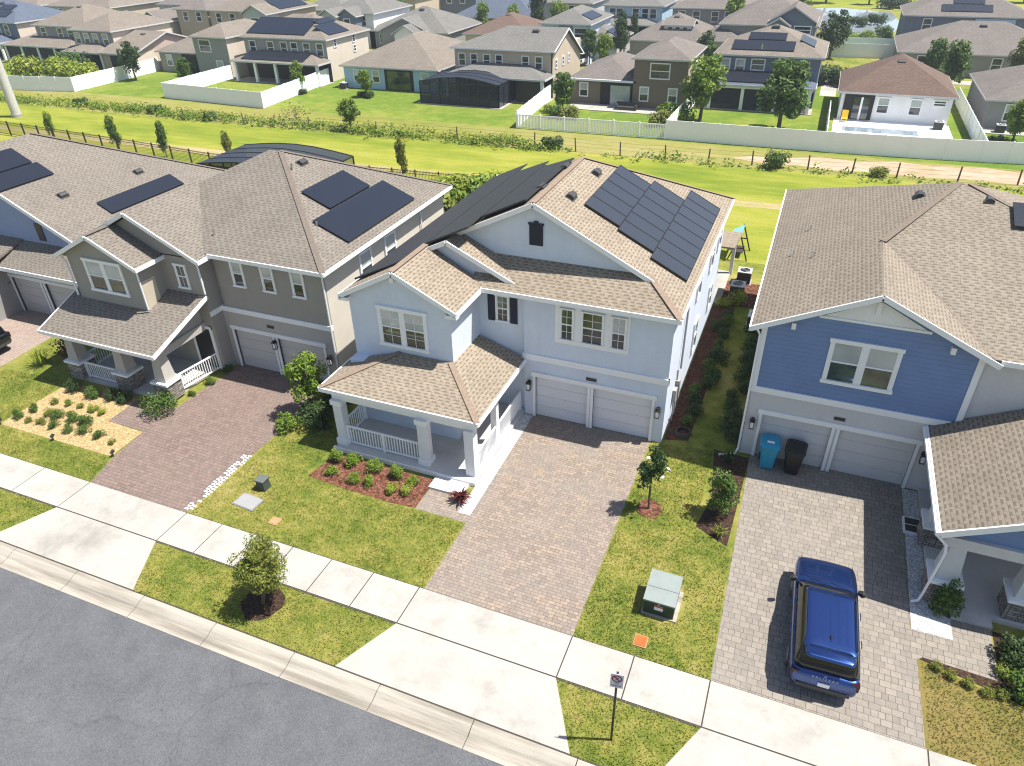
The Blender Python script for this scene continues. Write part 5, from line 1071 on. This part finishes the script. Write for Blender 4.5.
# G + cage
h = fhouse('beige house with a row of six upper windows behind a screened pool cage', -36.5, 91, 'two_storey_house')
w = MB().box(-42.8, -30.1, 86.2, 97, 0, two).ext(east(-30.1), [(86.2, two), (91, 6.9), (97, 3.6), (97, 0), (86.2, 0)], -.15, .01); w.build('wall', M['w_beige'], h)
ro = MB().slab([(-43.2, 85.8, two), (-29.7, 85.8, two), (-29.7, 91, 7.2), (-37.5, 91, 7.2)]).slab([(-29.7, 91, 7.2), (-29.7, 97.4, 3.5), (-43.2, 97.4, 3.5), (-37.5, 91, 7.2)]).slab([(-43.2, 97.4, 3.5), (-43.2, 85.8, two), (-37.5, 91, 7.2)]).build('roof', M['sh_grey'], h)
fascia(ro, [((-43.2, 85.8, two), (-29.7, 85.8, two)), ((-29.7, 85.8, two), (-29.7, 91, 7.2)), ((-29.7, 91, 7.2), (-29.7, 97.4, 3.5))]); vent(ro, -33.5, 89.8, 6.75, 0, .37, s=1.5)
wins(h, 86.2, (-41.8, -40.2, -38.5, -36.9, -33.5, -31.8), 3.3, .75, 1.25); ewins(h, -30.1, (87.5, 90, 92.2), 3.3, .45, .8); porch_shed(h, -43, -29.8, 82.8, 86.2, 2.7, 3.7, 'sh_grey', 2, screen=False); MB().box(-33.6, -30.6, 83.3, 83.35, .05, 2.4).build('porch_screen', M['black'], h)
def cage(label, x0, x1, y0, y1, z, rise, nx=8, ny=4, n=6):
    t = thing('pool_cage', label, 'pool enclosure', ((x0+x1)/2, (y0+y1)/2, 0)); prof = [(x0+(x1-x0)*k/n, z+rise*math.sin(math.pi*k/n)) for k in range(n+1)]
    MB().poly([(x0, y0, 0), (x1, y0, 0)]+[(x, y0, zz) for x, zz in prof[::-1]]).poly([(x1, y0, 0), (x1, y1, 0), (x1, y1, z), (x1, y0, z)]).poly([(x0, y0, 0), (x0, y1, 0), (x0, y1, z), (x0, y0, z)]).build('wall_screen', M['screen'], t)
    b = MB()
    for (xa, za), (xb, zb) in zip(prof, prof[1:]): b.poly([(xa, y0, za), (xb, y0, zb), (xb, y1, zb), (xa, y1, za)])
    b.build('roof_screen', M['screenroof'], t)
    for k in range(nx+1):
        x = x0+(x1-x0)*k/nx; f = MB().box(x-.05, x+.05, y0-.05, y0+.05, 0, z+rise*math.sin(math.pi*k/nx)); f.build('frame_post', M['black'], t)
    for k in range(ny+1):
        y = y0+(y1-y0)*k/ny; MB().box(x1-.05, x1+.05, y-.05, y+.05, 0, z).build('frame_post', M['black'], t)
        b = MB()
        for (xa, za), (xb, zb) in zip(prof, prof[1:]): b.beam((xa, y, za), (xb, y, zb), .08, .08)
        b.build('roof_rib', M['black'], t)
    MB().beam((x0, y0, .95), (x1, y0, .95), .06, .08).build('rail', M['black'], t); MB().beam((x0, y0, z*.98), (x1, y0, z*.98), .06, .1).build('rail', M['black'], t); MB().beam((x1, y0, z), (x1, y1, z), .06, .12).build('rail', M['black'], t)
    MB().box(x0-.4, x1+.4, y0-.4, y1, -.02, .05).build('pool_deck', M['conc'], t)
    MB().box(x0+.03, x1-.03, y0+.06, y0+.08, .05, .93).build('kick_panel', paint('grey_kick_panel', (.10, .115, .15, 1), .5), t)
    return t
cage('dark screened pool cage with arched roof on the far lawn', -44.3, -34.2, 79.5, 85.4, 2.5, .65); cage('dark screened pool cage rising behind the taupe house roof', -45.6, -34.6, 44.2, 50.0, 2.5, .5)
# H
h = fhouse('brown house with a recessed patio and a picket-fenced back garden', -20.5, 91, 'two_storey_house'); ro, a, b = wing(h, -19.9, -14, 84.4, 94, two, 'w_brown', 'sh_taupe', oh=.3, side='w_tan'); farwin(h, front(84.4), -17, 3.3, 2.0, 1.45); wins(h, 84.4, (-18.6, -15.4), .9, .85, 1.35, 'blind'); ewins(h, -13.94, (89, 91), 3.6, .5, .8); rvent(ro, a, b)
ro, a, b = wing(h, -27.4, -19.9, 85, 97, 2.75, 'w_brown', 'sh_taupe', 'hip', .42, z0=0); farwin(h, front(85), -25.8, .9, .85, 1.35, up='blind'); MB().box(-23.8, -20.1, 84.9, 84.98, .05, 2.5).build('patio_shade_panel', M['dark'], h); MB().box(-22.6, -20.3, 84.84, 84.89, .05, 2.2).build('sliding_door', M['blind'], h); MB().box(-27, -16, 81.8, 85, 0, .08).build('patio_floor', M['conc'], h); MB().box(-27.9, -19.6, 84.4, 84.6, 2.62, 2.82).build('patio_beam', M['white'], h)
# I
h = fhouse('slate blue house with stepped solar panels above a screened porch', -6.5, 93, 'two_storey_house'); ro, a, b = wing(h, -11.8, -.9, 89.6, 100.5, two, 'w_slate', 'sh_brown'); wins(h, 89.6, (-10.8, -9.2, -5.0, -2.7), 3.4, .85, 1.35, 'blind'); farwin(h, front(89.6), -7.3, 3.8, 1.3, 1.0); rvent(ro, a, b, d=.7)
pz2 = lambda x, y: two+(y-89.2)*.42
pv(h, pz2, (-10.4, -3.8, 90.0, 91.7), 5, 0, 'solarfar'); pv(h, pz2, (-8.9, -4.9, 91.9, 93.2), 3, 0, 'solarfar'); pv(h, lambda x, y: two+(-.5-x)*.42, (-3.4, -1.8, 91.8, 96.5), 3, 1, 'solarfar'); porch_shed(h, -12.2, -.8, 86.4, 89.6, 2.7, 3.7, 'sh_slate', 4, screen=True); stack(ro, -7.2, 90.2, two+.4, .6); pv(h, lambda x, y: 2.7+(y-86.4)*.3125, (-10.6, -2.0, 86.9, 89.2), 6, 0, 'solarfar'); MB().box(-12, -1, 86.6, 86.75, 2.3, 2.6).build('porch_beam', M['white'], h)
# J
h = fhouse('white bungalow with red-brown pyramid roof facing a backyard pool', 7, 91, 'bungalow'); ro, a, b = wing(h, 1.8, 12.1, 85.9, 96.8, 2.8, 'w_white', 'sh_red', 'hip', .53); wins(h, 85.9, (5.9, 8.9), .9, .95, 1.4, 'blind'); farwin(h, front(85.9), 11, 1.9, 1.0, .4); MB().box(2.15, 5.0, 85.8, 85.88, .1, 2.5).build('patio_shade_panel', M['dark'], h); MB().box(3.1, 4.6, 85.74, 85.79, .1, 2.3).build('sliding_door', M['glass'], h); MB().box(3.75, 3.95, 85.7, 85.74, .1, 2.3).build('door_frame', M['white'], h); rvent(ro, a, b, d=1.3, sl=.53)
for x, z in ((3.1, .8), (3.7, .9)): pass
sheet('pool_terrace', rect(1.5, 12.3, 78.8, 85.9), .03, M['vinyl'])
pl_ = thing('swimming_pool', 'narrow rectangular swimming pool set in a white terrace', 'pool', (6, 81.5, 0)); MB().box(2.4, 9.3, 80.6, 82.6, 0, .06).build('water', mk_glass('pool_water_surface', (.15, .19, .23, 1), (.27, .33, .38, 1)), pl_); MB().box(2.2, 9.5, 80.4, 80.6, 0, .08).build('coping', M['vinyl'], pl_); MB().box(2.2, 9.5, 82.6, 82.8, 0, .08).build('coping', M['vinyl'], pl_)
ac('air conditioning unit on the pool terrace by the white wall', 11.2, 84.2); ac('air conditioning unit beside the pale blue bungalow', -58.0, 84.0); ac('air conditioning unit by the grey bungalow at the right edge', 16.6, 84.6)
ch = lthing('garden_chair', 'yellow garden chair under the white bungalow patio', 'chair', (2.5, 84.6, 0)); yl = paint('yellow_plastic', (.7, .45, .03, 1)); MB().slab([(-.3, -.3, .45), (.3, -.3, .45), (.3, .3, .42), (-.3, .3, .42)], .06).build('seat', yl, ch); MB().hull([(-.3, .28, .42), (.3, .28, .42), (.3, .34, .42), (-.3, .34, .42)], [(-.3, .5, 1.1), (.3, .5, 1.1), (.3, .55, 1.1), (-.3, .55, 1.1)]).build('backrest', yl, ch)
for x in (-.25, .25):
    for y in (-.25, .25): MB().box(x-.03, x+.03, y-.03, y+.03, 0, .42).build('leg', yl, ch)
# K
h = fhouse('grey bungalow with tan roof at the right edge beside the pool yard', 22, 93, 'bungalow'); ro, a, b = wing(h, 15.2, 31, 86.1, 99.2, 2.8, 'w_grey', 'sh_taupe'); wins(h, 86.1, (17.3, 20, 24), .9, .95, 1.4, 'blind'); ewins(h, 15.2, (), 1); rvent(ro, a, b)
MB().box(15, 26, 83.8, 86.1, 0, .08).build('patio_floor', M['conc'], h)
sf = lthing('patio_sofa', 'dark wicker patio sofa on the brown house terrace', 'sofa', (-20.2, 83.1, 0)); MB().box(-1.2, 1.2, -.4, .4, .02, .42).build('seat', M['greydark'], sf); MB().box(-1.2, 1.2, .25, .4, .42, .85).build('backrest', M['greydark'], sf); MB().box(-1.2, -1.0, -.4, .25, .42, .62).build('armrest', M['greydark'], sf); MB().box(1.0, 1.2, -.4, .25, .42, .62).build('armrest', M['greydark'], sf)
# ---- second row and beyond
def fh2(label, x0, x1, y0, y1, ez, wall, roof, kind='hip', sl=.42, ws=(), wz=3.4, name=None, garage=None, up='glass', eww=()):
    h = fhouse(label, (x0+x1)/2, (y0+y1)/2, name or ('two_storey_house' if ez > 4 else 'bungalow')); ro, a, b = wing(h, x0, x1, y0, y1, ez, wall, roof, kind, sl)
    wins(h, y0, ws, wz if ez > 4 else .9, 1.0, 1.4, up); rvent(ro, a, b, sl=sl)
    if garage: garage_door(h, (V((0, y0-.12, 0)), X, Zv, -Y), garage[0], garage[1], 2.3, M['garage'])
    if eww: ewins(h, x1, eww, wz)
    return h, ro
h, ro = fh2('tan house with dark solar panels on its east roof in the second row', -104, -89.5, 112.5, 124, two, 'w_tan', 'sh_brown', ws=(-102, -99, -92)); wing(h, -94, -89.4, 109.5, 113, two, 'w_palegrey', 'sh_brown', 'gy', .5); farwin(h, front(109.5), -91.7, 3.2, 1.6, 1.4); pv(h, lambda x, y: two+(-89.1-x)*.42, (-92.8, -89.6, 114, 122), 4, 1, 'solarfar'); wing(h, -96, -83.5, 111, 118, 2.8, 'w_tan', 'sh_taupe')
h, ro = fh2('white and grey gabled house in the second row', -81, -71.5, 114.5, 127, two, 'w_white', 'sh_grey', ws=(-73.5,)); wing(h, -79.6, -76.6, 111, 115, two-.2, 'w_palegrey', 'sh_grey', 'gy', .55); wing(h, -76.5, -73.4, 112, 115, two-.2, 'w_slate', 'sh_grey', 'gy', .6); farwin(h, front(111), -78.1, 3.2, 1.7, 1.4); farwin(h, front(112), -75, 3.3, 1.0, 1.3); wing(h, -70, -61, 114, 119, 2.8, 'w_grey', 'sh_grey', 'gy', .42)
h, ro = fh2('wide grey hip-roofed bungalow behind the pale blue bungalow', -72.5, -58, 114.5, 128, 2.8, 'w_grey', 'sh_grey', ws=(-70, -60)); wing(h, -66, -62, 111.5, 115, 2.8, 'w_white', 'sh_grey', 'gy', .55)
fh2('large slate-roofed house in the third row', -66, -50, 133.5, 148, 2.9, 'w_slate', 'sh_slate', 'hip', .5, ws=(-64, -60))
fh2('red-brown roofed bungalow behind the beige house', -55, -44, 115, 127, 2.8, 'w_beige', 'sh_red', ws=(-52,)); fh2('grey-roofed bungalow half hidden behind the beige house ridge', -43.5, -41, 112, 120, 2.8, 'w_beige', 'sh_grey')
h, ro = fh2('white two-storey house with white car and solar panels in the second row', -40, -32.8, 109.5, 121, two, 'w_blueish', 'sh_grey', ws=()); farwin(h, front(109.5), -38.5, 3.3, 1.8, 1.4); farwin(h, front(109.5), -34, 3.3, 1.8, 1.4); MB().box(-37.3, -35.2, 109.36, 109.44, 2.9, 5.0).build('balcony_recess', M['w_slate'], h); pv(h, lambda x, y: two+(-32.4-x)*.42, (-34.6, -33, 111.5, 117), 4, 1, 'solarfar'); ro2, a, b = wing(h, -36.5, -29.5, 112.5, 121, 2.9, 'w_palegrey', 'sh_grey'); pv(h, lambda x, y: 2.9+(-29.1-x)*.42, (-31.4, -29.8, 114, 119), 3, 1, 'solarfar'); garage_door(h, front(112.3), -36, -33.2, 2.3, M['garage'])
h, ro = fh2('taupe bungalow with a windowed dormer behind the brown house', -28, -16.6, 115, 127, 2.8, 'w_taupe' if False else 'w_grey', 'sh_taupe', 'hip', .5); wing(h, -23.6, -19.6, 117.2, 121, 4.6, 'w_white', 'sh_taupe', 'gx', .3, .3, z0=3.2); wins(h, 117.2, (-22.7, -21.6, -20.5), 3.75, .6, .55)
h, ro = fh2('long house with two peaked slate gables behind the slate blue house', -15, -2.6, 114.5, 130, two, 'w_grey', 'sh_taupe', 'hip', .5); wing(h, -8.3, -2.9, 112.6, 119, 6.0, 'w_slate', 'sh_taupe', 'gy', .6); wing(h, -8.55, -5.95, 111.4, 114, 5.6, 'w_slate', 'sh_taupe', 'gy', .62, .25); farwin(h, front(112.6), -4.2, 4.6, 2.0, .8); MB().box(-8.4, -6.1, 111.28, 111.38, 4.0, 5.2).build('window_band', M['white'], h); wing(h, -17.5, -12, 112.5, 122, 3.4, 'w_grey', 'sh_taupe', 'hip', .5)
h, ro = fh2('long grey bungalow with broad tan roof behind the white bungalow', 8.3, 27, 113.5, 127, 2.8, 'w_grey', 'sh_taupe', 'hip', .42, ws=(11, 14, 19.5))
h, ro = fh2('house with stepped dark solar panels near the top right corner', 9, 25, 130, 142, two, 'w_slate', 'sh_taupe', 'hip', .42, ws=(12,)); pv(h, pl2 if False else (lambda x, y: two+(y-129.6)*.42), (13.5, 20, 130.6, 132.3), 5, 0, 'solarfar'); pv(h, lambda x, y: two+(y-129.6)*.42, (15, 19, 132.5, 134.1), 3, 0, 'solarfar'); MB().box(18, 23, 129.8, 129.98, 2.9, 5).build('pale_panel', M['w_paleblue'], h)
h, ro = fh2('pale blue two-storey house with a porch near the top edge', -37.5, -27.5, 134, 145, two, 'w_paleblue', 'sh_grey', ws=(-36, -34.8, -32, -30.4, -29)); porch_shed(h, -38, -27.8, 131, 134, 2.7, 3.6, 'sh_grey', 4)
h, ro = fh2('grey-beige two-storey house with four upper windows at the top edge', -25.5, -13, 132.5, 144, two, 'w_grey', 'sh_taupe', ws=(-24, -21.6, -18.6, -16.5)); porch_shed(h, -19, -13, 129.5, 132.5, 2.7, 3.6, 'sh_taupe', 3)
fh2('pale grey house by the dark palms at the top edge', -50, -40.5, 136, 148, two, 'w_palegrey', 'sh_grey', ws=(-46.5, -44, -42))
fh2('white-sided house with blue gable far left of centre', -122, -111, 119, 131, two, 'w_palegrey', 'sh_taupe', ws=(-119, -115)); fh2('broad taupe-roofed house left of the solar-panelled tan house', -112, -105, 113, 126, two, 'w_tan', 'sh_taupe', ws=(-110, -107), eww=(116,))
fh2('small gabled cottage with a white porch in the second row', -118, -113, 110, 117, 3.4, 'w_sage', 'sh_taupe', 'gy', .6, ws=(-116,)); fh2('wide tan roof at the far top left', -165, -146, 112, 126, two, 'w_beige', 'sh_brown', ws=(-160, -155, -150)); fh2('tan-roofed house behind the slate solar roof', -143, -127, 112, 126, two, 'w_beige', 'sh_brown', ws=(-140, -134, -130))
fh2('brown-roofed house at the extreme left edge', -160, -143.5, 91, 103, two, 'w_beige', 'sh_brown', ws=(-157, -152, -147))
cols = ['w_grey', 'w_beige', 'w_slate', 'w_tan', 'w_palegrey']; rfs = ['sh_grey', 'sh_taupe', 'sh_brown', 'sh_slate']
spots = [(-103, 137), (-88, 139), (-80, 150), (-68, 151), (-94, 150), (-96, 163), (-182, 150), (-82, 163), (-110, 176), (-40, 160), (-27, 158), (-66, 163), (-52, 165), (-170, 160), (-150, 175)]
sl_names = ['behind the white gabled house', 'right of the taupe street corner', 'beyond the slate roofs', 'behind the large slate roof', 'in the fourth row left', 'in the fifth row', 'far upper left', 'by the left pond', 'beyond the left pond trees', 'above the palms', 'above the pale blue house', 'left of the palms', 'beyond the third row', 'at the upper left corner', 'furthest upper left']
for i, ((x, y), nm) in enumerate(zip(spots, sl_names)): fh2(('grey', 'beige', 'slate', 'tan', 'pale grey')[i % 5]+' walled far house '+nm, x, x+11, y, y+11, two if i % 3 else 2.9, cols[i % 5], rfs[i % 4], ws=(x+2, x+5, x+8))
# far cars
cw = carpaint('white_car_paint', (.7, .7, .72, 1), .1); cs = carpaint('silver_car_paint', (.4, .42, .45, 1), .6)
car('white car before the garage of the white house with solar panels', -35.2, 108.4, R(80), cw, cw); car('small blue car far away at the top left street', -150, 134, R(70), cb, cb); car('silver car far away on the top left street', -128, 137, R(60), cs, cs)
sheet('far_street', [(-185, 130), (-124, 133), (-122, 139), (-185, 138)], .012, M['conc']); sheet('driveway', rect(-38, -33, 106.5, 112.3), .012, M['conc']); sheet('driveway', rect(-.4, 1.4, 97, 109), .012, M['conc'])
# ------------------------------------------------------------------ trees of the background
FC = {}
for k in ('mid', 'dark', 'bright', 'olive', 'yellow'): FC[k] = [crown_mesh('crown', 1.0, 1.25, .5, 44, 70, .19, L[k], .40, taper=tp) for tp in (.15, .45)]
FT = trunk_mesh('trunk', 2.2, .07, 6, .6)
FB = {k: bush_mesh('bush', 1.0, 1.2, 18, 60, .2, L[k]) for k in ('mid', 'dark', 'bright', 'olive', 'yellow')}
FB['dryt'] = bush_mesh('bush', 1.0, 1.3, 10, 16, .14, L['dryt'])
def ftree(label, x, y, hgt, k='mid', v=0, wide=1, group=None, cat='tree', name='tree'):
    s = hgt/3.0; o = tree(label, x, y, FC[k][v], FT, s, name, cat, group); o.scale = (s*wide, s*wide, s); return o
T = [('slim dark sapling by the black fence behind the far-left roof', -62.8, 51.6, 3.6, 'mid', 1, .55), ('slender green sapling by the black fence left of the taupe roof', -56.5, 51.4, 3.6, 'mid', 1, .5), ('small pale sapling in front of the dirt track', -50.6, 53.2, 2.6, 'olive', 0, .55), ('little round tree at the left end of the black fence', -73, 52.8, 2.8, 'bright', 1, .6), ('spindly sapling by the black fence right of the taupe roof', -31.4, 52.2, 4.0, 'olive', 1, .42),
     ('round tree at the hedge line in the middle of the grass strip', -45.4, 65.9, 3.5, 'bright', 0, 1.0), ('round green tree with red shrubs on the pale blue bungalow lawn', -52.5, 80.5, 3.5, 'bright', 0, .85), ('round green tree by the white fence near the solar house', -62.2, 80.2, 3.8, 'bright', 1, .85), ('small tree standing inside the white fenced yard', -80.5, 80, 3.7, 'mid', 0, .8), ('dark spreading tree hanging over the white fence on the left', -90.2, 80.5, 5.2, 'dark', 0, .85),
     ('dark round tree inside the picket-fenced garden', -26.7, 80.2, 4.4, 'mid', 0, .95), ('large bright tree beside the brown house', -11.6, 80.6, 7.0, 'bright', 0, .95), ('large dark tree on the slate blue house lawn', -3.5, 79.2, 7.0, 'mid', 0, 1.08), ('leafy tree at the right frame edge behind the long white fence', 16.9, 79.6, 4.6, 'bright', 0, .8),
     ('bushy tree between the white and the grey bungalows', 13.6, 103, 6.0, 'mid', 1, .9), ('dark tree right of the white bungalow roof', 11.8, 107.5, 5.5, 'mid', 1, .9), ('tall round tree beyond the slate blue house', -.2, 123.5, 6.6, 'dark', 0, .95), ('broad tree by the right pond', -7, 150, 7, 'mid', 0, .9), ('pale green tree beside the pond fence', -3.6, 137, 5.0, 'bright', 1, .8), ('tall tree before the top edge beige house', -14.6, 126.6, 8, 'bright', 1, .8),
     ('pointed conifer-like tree behind the white house', -28.8, 112.6, 7, 'dark', 1, .55), ('green tree beside the white car', -32.4, 109, 5, 'mid', 0, .7), ('bushy tree before the dormer bungalow', -30.0, 108, 4.8, 'bright', 0, .8), ('tree beside the dormer bungalow wall', -15.6, 105.5, 5.6, 'dark', 0, .8), ('leafy tree squeezed behind the slate blue house', -14.2, 102, 4.6, 'mid', 0, .85), ('olive tree at the upper right beside the long bungalow', 21.5, 109, 6.2, 'olive', 0, .8),
     ('dark tree by the slate third-row house', -58, 128.5, 6, 'bright', 1, .8), ('tall dark tree near the top centre', -48.5, 131, 8.5, 'dark', 1, .6), ('bright tree left of the red-brown roof', -52.6, 129.5, 6.0, 'bright', 0, .7), ('bright tree right of the red-brown roof', -44.8, 131.5, 6.5, 'bright', 0, .8), ('narrow conifer before the top pale blue house', -31, 129.4, 5, 'dark', 1, .5)]
for a in T: ftree(*a)
gl_ = ['hedge tree over the left pond', 'round tree near the top left street', 'dark tree above the tan roofs', 'tree by the parking area', 'tree at the top edge left', 'tree beside the fourth row', 'tree near the upper left roofs', 'tree beyond the white gabled house', 'tree above the slate solar roof', 'tree behind the tan upper roofs']
for (x, y, hh, k), l in zip([(-118, 150, 6, 'dark'), (-131, 131, 6, 'mid'), (-123, 127, 6, 'dark'), (-140, 138, 7, 'mid'), (-160, 141, 7, 'dark'), (-104, 152, 6, 'mid'), (-125, 152, 7, 'bright'), (-76, 131, 6, 'mid'), (-145, 128, 6, 'bright'), (-110, 133, 6, 'dark')], gl_): ftree(l, x, y, hh, k, 0, 1)
for i in range(26):
    x = -190+i*9.4+rnd.uniform(-3, 3); y = 196+rnd.uniform(-6, 25)-max(0, (-x-60))*.12; ftree('distant tree in the scattered line beyond the last roofs', x, y, rnd.uniform(5, 9), rnd.choice(['mid', 'dark', 'bright']), i % 2, 1.1, 'distant trees along the top of the view')
for i, (x, y, s, k) in enumerate([(3.6, 160, 1.8, 'dark'), (6.8, 163, 1.8, 'dark'), (1.6, 141, 1.5, 'bright'), (4.5, 142, 1.5, 'bright'), (7.5, 148, 1.6, 'mid'), (7.5, 138, 1.5, 'bright'), (5, 134, 1.0, 'bright'), (9, 190, 2.2, 'dark'), (12, 192, 2.2, 'dark')]): bush(['dark round bush standing in the pond shallows', 'second dark round bush in the pond shallows', 'bright shrub on the near pond bank', 'bright shrub right of it on the pond bank', 'green shrub on the right pond bank', 'pale shrub nearest the pond fence on the right', 'pale shrub nearest the pond fence on the left', 'left one of the dark bushes beyond the pond', 'right one of the dark bushes beyond the pond'][i], x, y, FB[k], s, 'shrub', 'shrub')
lp = ['tall yellow-green bush at the left edge inside the white fence', 'yellow-green bush second from the left edge inside the fence', 'leafy bush in the middle of the left fenced yard', 'bush next to the porch posts in the left yard', 'bright bush near the white fence corner', 'darker bush at the back of the left yard']
for (x, y, s, k), l in zip([(-106, 76, 2.6, 'yellow'), (-103.5, 79, 2.4, 'yellow'), (-99.5, 77.5, 2.5, 'yellow'), (-97.5, 79, 2.1, 'yellow'), (-95, 76, 2.2, 'yellow'), (-104, 83, 3.0, 'mid')], lp): bush(l, x, y, FB[k], s)
for x, y, s, k, l in [(-85.6, 85.6, 1.4, 'bright', 'round bush before the brown-grey patio'), (-52.9, 80.1, .7, 'dark', 'dark red-brown shrub left under the bungalow lawn tree'), (-51.8, 80.1, .7, 'dark', 'shrub right under the bungalow lawn tree'), (-62.8, 79.8, .8, 'dark', 'shrub under the tree near the solar house fence'), (-61.4, 79.6, .7, 'dark', 'shrub right of the tree near the solar house fence'), (-26.9, 77.6, 1.2, 'mid', 'round bush left in the picket-fenced garden'), (-25.0, 77.5, 1.2, 'olive', 'brownish round bush in the picket-fenced garden'), (-13.9, 79, 1.9, 'bright', 'banana-like plant by the brown house corner'), (-15, 77.3, 1.3, 'olive', 'scrubby bush below the banana-like plant'),
                      (-52.8, 66.9, 1.9, 'dryt', 'bare twiggy bush at the wire fence'), (-72, 65.6, .9, 'dark', 'dark weed clump at the hedgerow left'), (-84, 66, .9, 'dark', 'dark clump of scrub in the hedgerow far left'), (-63.5, 65, .9, 'dark', 'dark clump of scrub in the hedgerow below the white fence'), (-22.9, 66.2, 1.1, 'dark', 'dark little shrub at a wire fence post'), (-2.5, 66.1, 1.2, 'mid', 'ragged weed clump at the wire fence near the sandy patch'), (5.5, 66.4, .8, 'olive', 'low weed clump along the sandy verge'), (16.2, 78.9, .9, 'dark', 'low dark bush under the right edge tree'), (15.1, 79.1, .8, 'dark', 'low dark bush left of the right edge tree'),
                      (1.2, 104, 2.0, 'dark', 'dark shrubs beside the far driveway'), (-.6, 104.5, 2.2, 'dark', 'dark shrub against the slate blue side wall'), (4.5, 100.5, 1.8, 'mid', 'shrub behind the red-brown roof'), (-24.5, 48.5, 2.2, 'yellow', 'yellow-green bush beside the cream sunlit side wall'), (-22.6, 47.2, 2.3, 'bright', 'bright scrub bush between the two roofs'), (-22.2, 50.4, 1.9, 'yellow', 'yellowish scrub bush against the black fence'), (-26.6, 50.2, 1.4, 'yellow', 'weedy bush left against the black fence'), (-24.2, 45, 2.0, 'olive', 'olive bush half hidden by the pool heater mats'), (-20.5, 48.8, 1.8, 'bright', 'bright scrub bush right by the pool heater mats')]: bush(l, x, y, FB[k], s)
# ------------------------------------------------------------------ light summer haze over the far roofs
hm = bpy.data.materials.new('haze'); hm.use_nodes = True; ht = hm.node_tree; ht.nodes.clear()
pv_ = ht.nodes.new('ShaderNodeVolumePrincipled'); pv_.inputs['Color'].default_value = (.82, .88, .95, 1); pv_.inputs['Density'].default_value = .0005; pv_.inputs['Anisotropy'].default_value = .3
ht.links.new(pv_.outputs[0], ht.nodes.new('ShaderNodeOutputMaterial').inputs['Volume'])
MB().box(-950, 750, -350, 1250, -1.4, 36).build('haze', hm, None, kind='stuff')
# ------------------------------------------------------------------ camera, light
cd = bpy.data.cameras.new('camera'); co = bpy.data.objects.new('camera', cd); C.objects.link(co); S.camera = co
cd.sensor_fit = 'HORIZONTAL'; cd.sensor_width = 36; cd.lens = 720.5/1024*36; cd.clip_start = .2; cd.clip_end = 3000
p, yw, rl = R(33.229), R(22.757), R(1.285)
fw = V((-math.sin(yw)*math.cos(p), math.cos(yw)*math.cos(p), -math.sin(p))); rt = V((math.cos(yw), math.sin(yw), 0)); dn = fw.cross(rt)
r2 = rt*math.cos(rl)+dn*math.sin(rl); d2 = dn*math.cos(rl)-rt*math.sin(rl)
co.matrix_world = Matrix(((r2.x, -d2.x, -fw.x, 0), (r2.y, -d2.y, -fw.y, 0), (r2.z, -d2.z, -fw.z, 19), (0, 0, 0, 1)))
sd = V((.45, .15, 1)).normalized()
sl_ = bpy.data.lights.new('sun', 'SUN'); sl_.energy = SUN; sl_.angle = R(.53); sl_.color = (1, .955, .88)
so = bpy.data.objects.new('sun', sl_); C.objects.link(so); so.rotation_euler = sd.to_track_quat('Z', 'Y').to_euler(); so.location = (20, 0, 60)
wd = bpy.data.worlds.new('World'); S.world = wd; wd.use_nodes = True
nt = wd.node_tree; bg = nt.nodes['Background']; sk = nt.nodes.new('ShaderNodeTexSky'); sk.sky_type = 'NISHITA'; sk.sun_disc = False
sk.sun_elevation = math.asin(sd.z); sk.sun_rotation = math.atan2(sd.x, sd.y)
nt.links.new(sk.outputs[0], bg.inputs[0]); bg.inputs[1].default_value = SKY
S.view_settings.view_transform = 'Standard'; S.view_settings.look = 'None'; S.view_settings.exposure = EXPO; S.view_settings.gamma = 1
S.cycles.max_bounces = 6; S.cycles.transparent_max_bounces = 12
S.cycles.filter_width = 1.15
